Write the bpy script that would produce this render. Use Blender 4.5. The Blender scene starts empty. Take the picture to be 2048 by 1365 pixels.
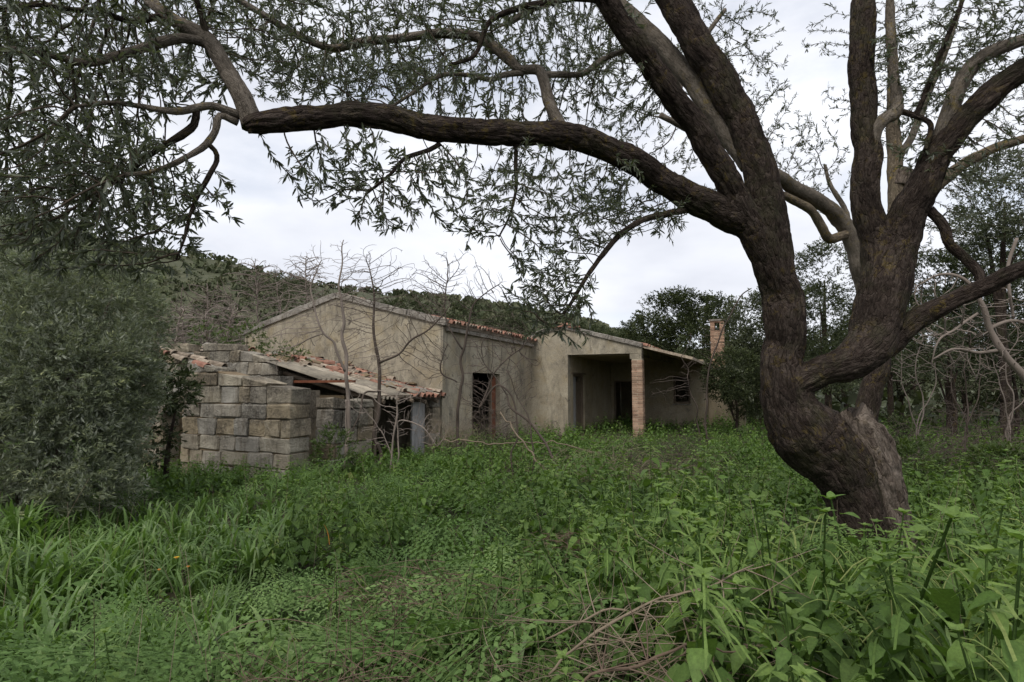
import bpy, math, random
import numpy as np
from mathutils import Vector

rng = np.random.default_rng(7)
random.seed(7)
SC = bpy.context.scene
COL = SC.collection

# ------------------------------------------------------------------ camera, sky, sun, exposure
EYE = 1.65
FPX = 1150.0                      # focal length in pixels of the 2048 wide photograph
PITCH = math.atan(96.0 / FPX)
cam_d = bpy.data.cameras.new('camera')
cam_d.sensor_width = 36.0
cam_d.lens = 36.0 * FPX / 2048.0
cam_d.clip_start = 0.05
cam_d.clip_end = 3000.0
cam = bpy.data.objects.new('camera', cam_d)
COL.objects.link(cam)
cam.location = (0, 0, EYE)
cam.rotation_euler = (math.radians(90) + PITCH, 0, 0)
SC.camera = cam

SUN_ELEV = math.radians(52)
SUN_AZ = math.radians(205)        # behind the camera, a little to its left
world = bpy.data.worlds.new('World')
SC.world = world
world.use_nodes = True
wn = world.node_tree
wn.nodes.clear()
w_out = wn.nodes.new('ShaderNodeOutputWorld')
w_bg = wn.nodes.new('ShaderNodeBackground')
w_bg.inputs['Strength'].default_value = 0.1
w_sky = wn.nodes.new('ShaderNodeTexSky')
w_sky.sky_type = 'NISHITA'
w_sky.sun_disc = False
w_sky.sun_elevation = SUN_ELEV
w_sky.sun_rotation = SUN_AZ
w_tc = wn.nodes.new('ShaderNodeTexCoord')
w_map = wn.nodes.new('ShaderNodeMapping')
w_map.inputs['Scale'].default_value = (1.0, 1.0, 2.4)
w_n1 = wn.nodes.new('ShaderNodeTexNoise')
w_n1.inputs['Scale'].default_value = 1.9
w_n1.inputs['Detail'].default_value = 7.0
w_n1.inputs['Roughness'].default_value = 0.55
w_cov = wn.nodes.new('ShaderNodeMapRange')      # where the cover thins to blue
w_cov.inputs['From Min'].default_value = 0.33
w_cov.inputs['From Max'].default_value = 0.50
w_cov.inputs['To Min'].default_value = 0.55
w_cov.inputs['To Max'].default_value = 1.0
w_n2 = wn.nodes.new('ShaderNodeTexNoise')
w_n2.inputs['Scale'].default_value = 3.1
w_n2.inputs['Detail'].default_value = 6.0
w_ramp = wn.nodes.new('ShaderNodeValToRGB')
w_ramp.color_ramp.elements[0].position = 0.32
w_ramp.color_ramp.elements[0].color = (5.2, 5.4, 6.0, 1)
w_ramp.color_ramp.elements[1].position = 0.68
w_ramp.color_ramp.elements[1].color = (7.2, 7.35, 7.75, 1)
w_mix = wn.nodes.new('ShaderNodeMix')
w_mix.data_type = 'RGBA'
L = wn.links.new
L(w_tc.outputs['Generated'], w_map.inputs['Vector'])
L(w_map.outputs['Vector'], w_n1.inputs['Vector'])
L(w_map.outputs['Vector'], w_n2.inputs['Vector'])
L(w_n1.outputs['Fac'], w_cov.inputs['Value'])
L(w_n2.outputs['Fac'], w_ramp.inputs['Fac'])
L(w_cov.outputs['Result'], w_mix.inputs['Factor'])
L(w_sky.outputs['Color'], w_mix.inputs['A'])
L(w_ramp.outputs['Color'], w_mix.inputs['B'])
L(w_mix.outputs['Result'], w_bg.inputs['Color'])
L(w_bg.outputs['Background'], w_out.inputs['Surface'])

sun_d = bpy.data.lights.new('sun', 'SUN')
sun_d.energy = 1.4
sun_d.angle = math.radians(25)
sun_d.color = (1.0, 0.95, 0.88)
sun = bpy.data.objects.new('sun', sun_d)
COL.objects.link(sun)
_sd = Vector((math.sin(SUN_AZ) * math.cos(SUN_ELEV), math.cos(SUN_AZ) * math.cos(SUN_ELEV), math.sin(SUN_ELEV)))
sun.rotation_euler = _sd.to_track_quat('Z', 'Y').to_euler()

SC.view_settings.view_transform = 'Standard'
SC.view_settings.look = 'None'
SC.view_settings.exposure = 0.6
SC.view_settings.gamma = 1.0
SC.view_settings.use_curve_mapping = False
SC.render.engine = 'CYCLES'
SC.cycles.use_denoising = True
SC.cycles.max_bounces = 5
SC.cycles.diffuse_bounces = 3
SC.cycles.glossy_bounces = 2
SC.cycles.transmission_bounces = 3
SC.cycles.transparent_max_bounces = 4
SC.cycles.caustics_reflective = False
SC.cycles.caustics_refractive = False

# ------------------------------------------------------------------ geometry helpers
_ct, _st = math.cos(PITCH), math.sin(PITCH)

def P(px, py, Y):
    """world point that stands Y metres ahead and was measured at (px, py) in the photograph"""
    x = (px - 1024.0) / FPX
    y = -(py - 682.5) / FPX
    dy = _ct - y * _st
    dz = _st + y * _ct
    k = Y / dy
    return np.array((x * k, Y, EYE + dz * k))

def PX(px, Y):
    return (px - 1024.0) / FPX * Y

def nrm(a):
    return a / (np.linalg.norm(a, axis=-1, keepdims=True) + 1e-12)

def _hash(i, j, k, s):
    h = (i * 374761393 + j * 668265263 + k * 2147483647 + s * 1274126177) & 0xFFFFFFFF
    h = ((h ^ (h >> 13)) * 1274126177) & 0xFFFFFFFF
    h = h ^ (h >> 16)
    return (h & 0xFFFF) / 65535.0

def vnoise(p, seed=0):
    """value noise in 0..1 at points p (n,3)"""
    p = np.asarray(p, float)
    i = np.floor(p).astype(np.int64)
    f = p - i
    f = f * f * (3 - 2 * f)
    r = 0
    for dx in (0, 1):
        wx = f[..., 0] if dx else 1 - f[..., 0]
        for dy in (0, 1):
            wy = f[..., 1] if dy else 1 - f[..., 1]
            for dz in (0, 1):
                wz = f[..., 2] if dz else 1 - f[..., 2]
                r = r + wx * wy * wz * _hash(i[..., 0] + dx, i[..., 1] + dy, i[..., 2] + dz, seed)
    return r

def fbm(p, seed=0, octs=3):
    a, r, t = 1.0, 0, 0
    p = np.asarray(p, float)
    for o in range(octs):
        r = r + a * vnoise(p * (2 ** o), seed + o)
        t += a
        a *= 0.5
    return r / t

class Geo:
    """collects vertices, quads and triangles; build() links them as one mesh object"""
    def __init__(self):
        self.V, self.Q, self.T, self.A, self.B = [], [], [], [], []
        self.n = 0
    def add(self, V, Q=None, T=None, tint=None, bark=None):
        V = np.asarray(V, np.float32).reshape(-1, 3)
        self.V.append(V)
        if Q is not None and len(Q):
            self.Q.append(np.asarray(Q, np.int64).reshape(-1, 4) + self.n)
        if T is not None and len(T):
            self.T.append(np.asarray(T, np.int64).reshape(-1, 3) + self.n)
        if tint is None:
            tint = 0.5
        self.A.append(np.broadcast_to(np.asarray(tint, np.float32), (len(V),)))
        self.B.append(np.zeros_like(V) if bark is None else np.asarray(bark, np.float32))
        self.n += len(V)
        return self
    def arrays(self):
        V = np.concatenate(self.V)
        Q = np.concatenate(self.Q) if self.Q else np.zeros((0, 4), np.int64)
        T = np.concatenate(self.T) if self.T else np.zeros((0, 3), np.int64)
        return V, Q, T, np.concatenate(self.A)
    def mesh(self, name, mat=None, smooth=None, bark=False):
        V, Q, T, A = self.arrays()
        me = bpy.data.meshes.new(name)
        me.vertices.add(len(V))
        me.vertices.foreach_set('co', V.astype(np.float32).ravel())
        nl = len(Q) * 4 + len(T) * 3
        me.loops.add(nl)
        me.loops.foreach_set('vertex_index', np.concatenate([Q.ravel(), T.ravel()]).astype(np.int32))
        me.polygons.add(len(Q) + len(T))
        st = np.concatenate([np.arange(len(Q)) * 4, len(Q) * 4 + np.arange(len(T)) * 3]).astype(np.int32)
        me.polygons.foreach_set('loop_start', st)
        if smooth is None:                         # leaves and twigs are smooth, masonry and joinery flat
            smooth = mat is not None and any(k in mat.name for k in ('leaf', 'twig', 'stalk', 'blade', 'petal', 'cement'))
        me.polygons.foreach_set('use_smooth', np.full(len(Q) + len(T), bool(smooth)))
        at = me.attributes.new('tint', 'FLOAT', 'POINT')
        at.data.foreach_set('value', A.astype(np.float32))
        if bark:
            at = me.attributes.new('barkco', 'FLOAT_VECTOR', 'POINT')
            at.data.foreach_set('vector', np.concatenate(self.B).astype(np.float32).ravel())
        me.update(calc_edges=True)
        me.validate()
        if mat is not None:
            me.materials.append(mat)
        return me
    def build(self, name, mat, parent=None, smooth=None, bark=False):
        return link(name, self.mesh(name, mat, smooth, bark), parent)

def world_of(o):
    m = o.matrix_basis.copy()
    return m if o.parent is None else world_of(o.parent) @ o.matrix_parent_inverse @ m

def link(name, data, parent=None):
    o = bpy.data.objects.new(name, data)
    COL.objects.link(o)
    if parent is not None:
        o.parent = parent
        o.matrix_parent_inverse = world_of(parent).inverted()
    return o

def empty(name, loc, label=None, cat=None, group=None):
    o = bpy.data.objects.new(name, None)
    COL.objects.link(o)
    o.location = tuple(float(c) for c in loc)
    o.empty_display_size = 0.2
    return tag(o, label, cat, group)

def tag(o, label=None, cat=None, group=None, kind=None):
    if label: o['label'] = label
    if cat: o['category'] = cat
    if group: o['group'] = group
    if kind: o['kind'] = kind
    return o

def frames(X, up=None, roll=None):
    """rotation matrices whose first column is the direction X"""
    X = nrm(np.asarray(X, float))
    n = len(X)
    if up is None:
        up = np.tile((0.0, 0.0, 1.0), (n, 1))
    up = np.asarray(up, float)
    bad = np.abs((X * nrm(up)).sum(1)) > 0.98
    up = np.where(bad[:, None], np.array((0.31, 0.95, 0.05)), up)
    Y = nrm(np.cross(up, X))
    Z = np.cross(X, Y)
    if roll is not None:
        c, s = np.cos(roll)[:, None], np.sin(roll)[:, None]
        Y, Z = c * Y + s * Z, -s * Y + c * Z
    return np.stack([X, Y, Z], axis=2)

def instance(geo, proto, pos, rot, scale, tint=None, mix=0.5):
    """adds transformed copies of proto (V, Q, T, A) to one mesh"""
    V, Q, T, A = proto
    n, m = len(pos), len(V)
    if n == 0:
        return
    sc = np.asarray(scale, float)
    if sc.ndim == 1:
        sc = sc[:, None]
    out = np.einsum('nij,nmj->nmi', rot, V[None, :, :] * sc[:, None, :]) + np.asarray(pos)[:, None, :]
    off = (np.arange(n) * m)[:, None, None]
    Qa = (Q[None] + off).reshape(-1, 4) if len(Q) else None
    Ta = (T[None] + off).reshape(-1, 3) if len(T) else None
    if tint is None:
        tint = rng.random(n)
    ta = (A[None, :] * (1 - mix) + np.asarray(tint)[:, None] * mix).ravel()
    geo.add(out.reshape(-1, 3), Qa, Ta, ta)

def smooth_path(pts, rad, step):
    """Catmull-Rom through pts, sampled about every step metres"""
    pts = np.asarray(pts, float)
    rad = np.asarray(rad, float)
    n = len(pts)
    E = np.vstack([2 * pts[0] - pts[1], pts, 2 * pts[-1] - pts[-2]])
    R = np.concatenate([[rad[0]], rad, [rad[-1]]])
    op, orr = [], []
    for i in range(n - 1):
        p0, p1, p2, p3 = E[i], E[i + 1], E[i + 2], E[i + 3]
        k = max(2, int(np.linalg.norm(p2 - p1) / step))
        t = (np.arange(k) / k)[:, None]
        op.append(0.5 * ((2 * p1) + (-p0 + p2) * t + (2 * p0 - 5 * p1 + 4 * p2 - p3) * t ** 2 + (-p0 + 3 * p1 - 3 * p2 + p3) * t ** 3))
        orr.append(R[i + 1] + (R[i + 2] - R[i + 1]) * t[:, 0])
    op.append(pts[-1:])
    orr.append(rad[-1:])
    return np.vstack(op), np.concatenate(orr)

def tube(geo, path, rad, sides=6, lump=0.0, ridge=0.0, seed=0, tint=0.5, cap=True):
    path = np.asarray(path, float)
    rad = np.asarray(rad, float)
    n = len(path)
    tg = np.gradient(path, axis=0) if n > 2 else np.tile(path[1] - path[0], (2, 1))
    tg = nrm(tg)
    ref = np.array((0.0, 0.0, 1.0)) if abs(tg[0][2]) < 0.9 else np.array((1.0, 0.0, 0.0))
    N = np.empty_like(path)
    a = ref - tg[0] * ref.dot(tg[0])
    N[0] = a / np.linalg.norm(a)
    for i in range(1, n):
        a = N[i - 1] - tg[i] * N[i - 1].dot(tg[i])
        N[i] = a / (np.linalg.norm(a) + 1e-12)
    B = np.cross(tg, N)
    th = np.arange(sides) / sides * 2 * math.pi
    c, s = np.cos(th), np.sin(th)
    ln = np.concatenate([[0], np.cumsum(np.linalg.norm(np.diff(path, axis=0), axis=1))])
    R = np.repeat(rad[:, None], sides, 1)
    bark = np.stack([c[None] * R, s[None] * R, np.repeat(ln[:, None], sides, 1)], axis=2)
    if lump or ridge:
        base = bark + seed * 7.31
        q = base.reshape(-1, 3)
        f = 1.0
        if lump:
            f = f + lump * (fbm(q * np.array((6.0, 6.0, 4.5)), seed, 3) - 0.5) * 2
        if ridge:
            wv = (fbm(q * 9.0, seed + 5, 2) - 0.5)[:, None] * np.array((0.05, 0.05, 0.0))
            rr = vnoise((q + wv) * np.array((30.0, 30.0, 7.0)), seed + 9)
            r2 = vnoise((q + wv) * np.array((62.0, 62.0, 20.0)), seed + 11)
            f = f + ridge * (np.minimum(np.abs(rr - 0.5) * 3.4, 1.0) - 0.6 + 0.7 * (r2 - 0.5)) * 0.03 / np.maximum(R.ravel(), 0.02)
        R = R * np.asarray(f).reshape(R.shape)
    V = path[:, None, :] + R[:, :, None] * (c[None, :, None] * N[:, None, :] + s[None, :, None] * B[:, None, :])
    i = np.arange(n - 1)[:, None] * sides
    j = np.arange(sides)[None]
    j2 = (j + 1) % sides
    Q = np.stack([i + j, i + j2, i + sides + j2, i + sides + j], axis=2).reshape(-1, 4)
    V = V.reshape(-1, 3)
    bk = bark.reshape(-1, 3)
    T = None
    if cap:
        V = np.vstack([V, path[:1], path[-1:]])
        bk = np.vstack([bk, bk[:1], bk[-1:]])
        a = n * sides
        T = np.vstack([np.stack([np.full(sides, a), (np.arange(sides) + 1) % sides, np.arange(sides)], 1),
                       np.stack([np.full(sides, a + 1), (n - 1) * sides + np.arange(sides), (n - 1) * sides + (np.arange(sides) + 1) % sides], 1)])
    geo.add(V, Q, T, tint, bk)

def box(geo, c0, c1, tint=0.5, frame=None):
    (x0, y0, z0), (x1, y1, z1) = c0, c1
    V = np.array([(x0, y0, z0), (x1, y0, z0), (x1, y1, z0), (x0, y1, z0), (x0, y0, z1), (x1, y0, z1), (x1, y1, z1), (x0, y1, z1)], float)
    if frame is not None:
        V = frame(V)
    geo.add(V, [(3, 2, 1, 0), (4, 5, 6, 7), (0, 1, 5, 4), (1, 2, 6, 5), (2, 3, 7, 6), (3, 0, 4, 7)], None, tint)
    return geo

def colonize(P0, A, D, kill, infl, iters=80, grav=(0, 0, 0), jit=0.12, most=3):
    """space colonisation: branches grow from the points P0 towards the points A"""
    pos = np.array(P0, float)
    par = [-1] * len(pos)
    A = np.array(A, float)
    nk = [0] * len(pos)
    grav = np.asarray(grav, float)
    d = np.full(len(A), 1e9)
    idx = np.zeros(len(A), int)
    def upd(new, off):
        nonlocal d, idx
        for a in range(0, len(new), 256):
            b = new[a:a + 256]
            dd = np.linalg.norm(A[:, None, :] - b[None], axis=2)
            k = dd.argmin(1)
            m = dd[np.arange(len(A)), k]
            w = m < d
            d = np.where(w, m, d)
            idx = np.where(w, k + off + a, idx)
    upd(pos, 0)
    for it in range(iters):
        keep = d > kill
        A, d, idx = A[keep], d[keep], idx[keep]
        act = d < infl
        if not act.any():
            break
        S = np.zeros((len(pos), 3))
        np.add.at(S, idx[act], nrm(A[act] - pos[idx[act]]))
        cand = np.unique(idx[act])
        cand = np.array([c for c in cand if nk[c] < most], int)
        if not len(cand):
            break
        dr = nrm(nrm(S[cand]) + grav + rng.normal(0, jit, (len(cand), 3)))
        new = pos[cand] + D * dr
        off = len(pos)
        pos = np.vstack([pos, new])
        for c in cand:
            par.append(int(c))
            nk[c] += 1
            nk.append(0)
        upd(new, off)
    return pos, np.array(par)

def radii(par, tip, e=2.2, seed_n=0, cap=1.0):
    r = np.zeros(len(par))
    acc = np.zeros(len(par))
    for i in range(len(par) - 1, -1, -1):
        r[i] = min(cap, max(tip, acc[i] ** (1 / e))) if acc[i] > 0 else tip
        if par[i] >= 0:
            acc[par[i]] += r[i] ** e
    return r

def wood(geo, pos, par, r, thick=5, thin=4, wob=0.0, tint=0.5):
    """tubes along every chain of the grown branches"""
    ch = {}
    for i, p in enumerate(par):
        if p >= 0:
            ch.setdefault(int(p), []).append(i)
    starts = []
    for i in range(len(par)):
        if par[i] < 0:
            for c in ch.get(i, []):
                starts.append((i, c))
    while starts:
        p, c = starts.pop()
        chain = [p, c]
        while c in ch:
            k = sorted(ch[c], key=lambda q: -r[q])
            for o in k[1:]:
                starts.append((c, o))
            c = k[0]
            chain.append(c)
        pp = pos[chain].copy()
        rr = r[chain].copy()
        rr[0] = rr[1]
        if len(pp) > 3:
            pp[1:-1] = 0.5 * pp[1:-1] + 0.25 * (pp[:-2] + pp[2:])
        rr[-1] *= 0.5
        tube(geo, pp, rr, thick if rr.max() > 0.012 else thin, tint=tint, cap=False)
    return ch

def leaf_proto(stations, widths, fold=0.25, curl=0.2, teeth=0.0):
    """a leaf of length 1 along x, folded along its midrib"""
    x = np.array(stations, float)
    w = np.array(widths, float)
    n = len(x)
    sp = np.ones(n)
    if teeth:
        sp = 1 + teeth * np.where(np.arange(n) % 2 == 0, 1, -1)
    z = -curl * x * x
    V, Q, T = [], [], []
    for i in range(n):
        V.append((x[i], 0, z[i]))
    for i in range(1, n - 1):
        V.append((x[i] - (0.04 if teeth and i % 2 else 0), w[i] * sp[i], z[i] + fold * w[i]))
        V.append((x[i] - (0.04 if teeth and i % 2 else 0), -w[i] * sp[i], z[i] + fold * w[i]))
    l = lambda i: n + (i - 1) * 2
    rr = lambda i: n + (i - 1) * 2 + 1
    T += [(0, 1, l(1)), (0, rr(1), 1), (n - 2, n - 1, l(n - 2)), (n - 2, rr(n - 2), n - 1)]
    for i in range(1, n - 2):
        Q += [(i, i + 1, l(i + 1), l(i)), (i, rr(i), rr(i + 1), i + 1)]
    V = np.array(V, float)
    A = np.full(len(V), 0.5)
    A[:n] = 0.8
    A[n::4] = A[n + 1::4] = 0.30
    return V, np.array(Q, np.int64).reshape(-1, 4), np.array(T, np.int64).reshape(-1, 3), A

# ------------------------------------------------------------------ materials
class Mat:
    def __init__(self, name, rough=0.85, spec=0.25):
        self.m = bpy.data.materials.new(name)
        self.m.use_nodes = True
        self.t = self.m.node_tree
        self.b = self.t.nodes['Principled BSDF']
        self.b.inputs['Roughness'].default_value = rough
        self.b.inputs['Specular IOR Level'].default_value = spec
        self.co = None
    def node(self, kind, **kw):
        n = self.t.nodes.new(kind)
        for k, v in kw.items():
            setattr(n, k, v)
        return n
    def link(self, a, b):
        self.t.links.new(a, b)
    def coords(self, kind='Object', scale=(1, 1, 1)):
        if kind == 'bark':
            c = self.node('ShaderNodeAttribute', attribute_name='barkco').outputs['Vector']
        elif kind == 'world':
            c = self.node('ShaderNodeNewGeometry').outputs['Position']
        else:
            c = self.node('ShaderNodeTexCoord').outputs[kind]
        if scale != (1, 1, 1):
            mp = self.node('ShaderNodeMapping')
            mp.inputs['Scale'].default_value = scale
            self.link(c, mp.inputs['Vector'])
            c = mp.outputs['Vector']
        return c
    def noise(self, co, scale, detail=5, rough=0.6, dist=0.0):
        n = self.node('ShaderNodeTexNoise')
        n.inputs['Scale'].default_value = scale
        n.inputs['Detail'].default_value = detail
        n.inputs['Roughness'].default_value = rough
        n.inputs['Distortion'].default_value = dist
        self.link(co, n.inputs['Vector'])
        return n.outputs['Fac']
    def ramp(self, fac, stops):
        r = self.node('ShaderNodeValToRGB')
        e = r.color_ramp.elements
        while len(e) < len(stops):
            e.new(0.5)
        for k, (p, c) in enumerate(stops):
            e[k].position = p
            e[k].color = (c, c, c, 1) if isinstance(c, (int, float)) else (*c, 1)
        self.link(fac, r.inputs['Fac'])
        return r.outputs['Color']
    def mix(self, fac, a, b, blend='MIX'):
        n = self.node('ShaderNodeMix', data_type='RGBA', blend_type=blend)
        for v, s in ((fac, 'Factor'), (a, 'A'), (b, 'B')):
            if isinstance(v, (int, float)):
                n.inputs[s].default_value = v
            elif isinstance(v, tuple):
                n.inputs[s].default_value = (*v, 1)
            else:
                self.link(v, n.inputs[s])
        return n.outputs['Result']
    def math(self, op, a, b=0.0):
        n = self.node('ShaderNodeMath', operation=op)
        for k, v in enumerate((a, b)):
            if isinstance(v, (int, float)):
                n.inputs[k].default_value = v
            else:
                self.link(v, n.inputs[k])
        return n.outputs[0]
    def color(self, c):
        if isinstance(c, tuple):
            self.b.inputs['Base Color'].default_value = (*c, 1)
        else:
            self.link(c, self.b.inputs['Base Color'])
        return self
    def bump(self, h, dist=0.02, strength=1.0):
        n = self.node('ShaderNodeBump')
        n.inputs['Distance'].default_value = dist
        n.inputs['Strength'].default_value = strength
        self.link(h, n.inputs['Height'])
        self.link(n.outputs['Normal'], self.b.inputs['Normal'])
        return self
    def tint(self):
        return self.node('ShaderNodeAttribute', attribute_name='tint').outputs['Fac']
    def objrand(self):
        return self.node('ShaderNodeObjectInfo').outputs['Random']

def leaf_mat(name, stops, trans=0.3, rough=0.5, back=None, spec=0.4):
    m = Mat(name, rough, spec)
    c = m.ramp(m.tint(), stops)
    n = m.noise(m.coords('world'), 2.3, 3)
    c = m.mix(0.5, c, m.mix(1.0, c, m.ramp(n, [(0.3, 0.55), (0.7, 1.45)]), 'MULTIPLY'))
    if back:
        g = m.node('ShaderNodeNewGeometry').outputs['Backfacing']
        c = m.mix(g, c, back)
    f = m.noise(m.coords('world'), 75, 3, 0.7)
    c = m.mix(0.6, c, m.mix(1.0, c, m.ramp(f, [(0.3, 0.6), (0.7, 1.4)]), 'MULTIPLY'))
    m.bump(f, 0.004, 0.6)
    m.color(c)
    tr = m.node('ShaderNodeBsdfTranslucent')
    m.link(m.mix(1.0, c, (1.15, 1.25, 0.6), 'MULTIPLY'), tr.inputs['Color'])
    mx = m.node('ShaderNodeMixShader')
    mx.inputs[0].default_value = trans
    m.link(m.b.outputs[0], mx.inputs[1])
    m.link(tr.outputs[0], mx.inputs[2])
    out = m.t.nodes['Material Output']
    m.link(mx.outputs[0], out.inputs['Surface'])
    return m.m

def plaster_mat(name, base, dark, pale, grime=0.6):
    m = Mat(name, 0.93, 0.12)
    co = m.coords('world')
    big = m.noise(co, 0.8, 6, 0.65, 0.4)
    streak = m.noise(m.coords('world', (1.3, 1.3, 0.45)), 1.0, 9, 0.75, 1.1)
    str2 = m.noise(m.coords('world', (3.4, 3.4, 1.5)), 1.0, 9, 0.8, 0.8)
    fine = m.noise(co, 26, 6, 0.75)
    patch = m.noise(co, 1.9, 8, 0.75, 1.2)
    fl = m.noise(co, 5.5, 8, 0.8, 0.8)
    c = m.mix(m.ramp(big, [(0.38, 0.0), (0.62, 1.0)]), base, pale)
    c = m.mix(m.math('MULTIPLY', m.ramp(streak, [(0.47, 0.0), (0.66, 1.0)]), grime * 0.8), c, dark)
    c = m.mix(m.math('MULTIPLY', m.ramp(str2, [(0.52, 0.0), (0.70, 1.0)]), grime * 0.6), c, tuple(v * 0.8 for v in dark))
    c = m.mix(m.ramp(patch, [(0.57, 0.0), (0.64, 0.8 * grime)]), c, (0.115, 0.102, 0.082))
    och = m.noise(co, 1.5, 5, 0.65)
    c = m.mix(m.math('MULTIPLY', m.ramp(och, [(0.5, 0.0), (0.68, 1.0)]), 0.42), c, (0.31, 0.235, 0.115))
    c = m.mix(m.math('MULTIPLY', m.ramp(fl, [(0.60, 0.0), (0.64, 1.0)]), 0.55), c, (0.46, 0.42, 0.34))
    c = m.mix(1.0, c, m.ramp(fine, [(0.25, 0.72), (0.75, 1.22)]), 'MULTIPLY')
    m.color(c)
    h = m.math('ADD', m.math('MULTIPLY', fl, 1.0), m.math('MULTIPLY', fine, 0.5))
    m.bump(h, 0.025, 0.9)
    return m.m

def stone_mat(name, cols, lichen=0.6):
    m = Mat(name, 0.95, 0.1)
    co = m.coords('world')
    r = m.objrand()
    c = m.ramp(r, cols)
    n1 = m.noise(co, 4.5, 7, 0.7, 0.6)
    n2 = m.noise(co, 22, 6, 0.75)
    n3 = m.noise(co, 1.3, 5, 0.6)
    n4 = m.noise(co, 60, 3, 0.6)
    c = m.mix(1.0, c, m.ramp(n1, [(0.25, 0.62), (0.75, 1.28)]), 'MULTIPLY')
    dk = m.math('MULTIPLY', m.ramp(n3, [(0.38, 0.0), (0.56, 1.0)]), m.ramp(n2, [(0.34, 0.25), (0.58, 1.0)]))
    ns = m.noise(m.coords('world', (5, 5, 1.1)), 1.0, 7, 0.75)
    c = m.mix(m.ramp(ns, [(0.52, 0.0), (0.66, 0.65)]), c, (0.14, 0.105, 0.065))
    sepz = m.node('ShaderNodeSeparateXYZ')
    m.link(co, sepz.inputs[0])
    hgt = m.math('ADD', sepz.outputs['Z'], m.math('MULTIPLY', n1, 1.3))
    dk = m.math('MULTIPLY', dk, m.ramp(m.math('MULTIPLY', hgt, 0.4), [(0.38, 0.30), (0.62, 1.0)]))     # lichen keeps to the upper courses
    c = m.mix(m.math('MULTIPLY', dk, lichen), c, (0.060, 0.053, 0.046))
    pale = m.math('MULTIPLY', m.ramp(n1, [(0.55, 0.0), (0.72, 1.0)]), m.ramp(n4, [(0.45, 0.0), (0.6, 1.0)]))
    c = m.mix(m.math('MULTIPLY', pale, 0.6), c, (0.50, 0.49, 0.45))
    m.color(c)
    m.bump(m.math('ADD', m.math('MULTIPLY', n1, 1.3), m.math('ADD', m.math('MULTIPLY', n2, 0.7), m.math('MULTIPLY', n4, 0.25))), 0.06, 1.0)
    return m.m

def bark_mat(name, dark, mid, pale, lichen=(0.30, 0.22, 0.03), lich=0.25, cscale=1.0, moss=0.0, crack=1.0):
    m = Mat(name, 0.95, 0.1)
    w = m.coords('world')
    bs = m.coords('bark', (1, 1, 0.30))
    wob = m.node('ShaderNodeTexNoise')
    wob.inputs['Scale'].default_value = 16 * cscale
    wob.inputs['Detail'].default_value = 5
    m.link(bs, wob.inputs['Vector'])
    dv = m.mix(0.075 / cscale, bs, wob.outputs['Color'])
    vo = m.node('ShaderNodeTexVoronoi', feature='DISTANCE_TO_EDGE')
    vo.inputs['Scale'].default_value = 34 * cscale
    m.link(dv, vo.inputs['Vector'])
    vc = m.node('ShaderNodeTexVoronoi', feature='F1')
    vc.inputs['Scale'].default_value = 34 * cscale
    m.link(dv, vc.inputs['Vector'])
    sc = m.node('ShaderNodeSeparateColor')
    m.link(vc.outputs['Color'], sc.inputs[0])
    rid = m.noise(m.coords('bark', (1, 1, 0.4)), 55 * cscale, 6, 0.7, 0.6)
    fin = m.noise(w, 190, 4, 0.65)
    blo = m.noise(w, 4.2, 6, 0.65)
    c = m.ramp(m.math('ADD', m.math('MULTIPLY', sc.outputs[0], 0.2), m.math('MULTIPLY', rid, 0.8)), [(0.28, dark), (0.48, mid), (0.74, pale)])
    c = m.mix(1.0, c, m.ramp(blo, [(0.3, 0.6), (0.7, 1.4)]), 'MULTIPLY')
    c = m.mix(1.0, c, m.ramp(fin, [(0.3, 0.7), (0.7, 1.3)]), 'MULTIPLY')
    ln = m.noise(w, 14, 6, 0.75, 0.5)
    l2 = m.noise(w, 2.1, 3, 0.5)
    lf = m.math('MULTIPLY', m.ramp(ln, [(0.54, 0.0), (0.60, 1.0)]), m.ramp(l2, [(0.45, 0.0), (0.6, 1.0)]))
    c = m.mix(m.math('MULTIPLY', lf, lich), c, lichen)
    if moss:
        g = m.noise(w, 3.4, 6, 0.7)
        c = m.mix(m.math('MULTIPLY', m.ramp(g, [(0.5, 0.0), (0.66, 1.0)]), moss), c, (0.06, 0.068, 0.028))
    m.color(c)
    h = m.math('ADD', m.math('MULTIPLY', m.ramp(vo.outputs['Distance'], [(0.0, 0.0), (0.16, 1.0)]), 0.9 * crack), m.math('ADD', m.math('MULTIPLY', rid, 1.1), m.math('MULTIPLY', fin, 0.25)))
    m.bump(h, 0.022, 1.0)
    return m.m

def plain_mat(name, a, b, scale=6.0, rough=0.85, bump=0.0, stretch=(1, 1, 1), spec=0.2, byobj=0.0, metal=0.0):
    m = Mat(name, rough, spec)
    co = m.coords('world', stretch)
    n = m.noise(co, scale, 6, 0.65)
    c = m.ramp(n, [(0.3, a), (0.7, b)])
    if byobj:
        c = m.mix(1.0, c, m.ramp(m.objrand(), [(0.0, 1 - byobj), (1.0, 1 + byobj)]), 'MULTIPLY')
    m.color(c)
    m.b.inputs['Metallic'].default_value = metal
    if bump:
        m.bump(n, bump)
    return m.m

def tint_mat(name, stops, rough=0.9, spec=0.15):
    m = Mat(name, rough, spec)
    m.color(m.ramp(m.tint(), stops))
    return m.m

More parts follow.
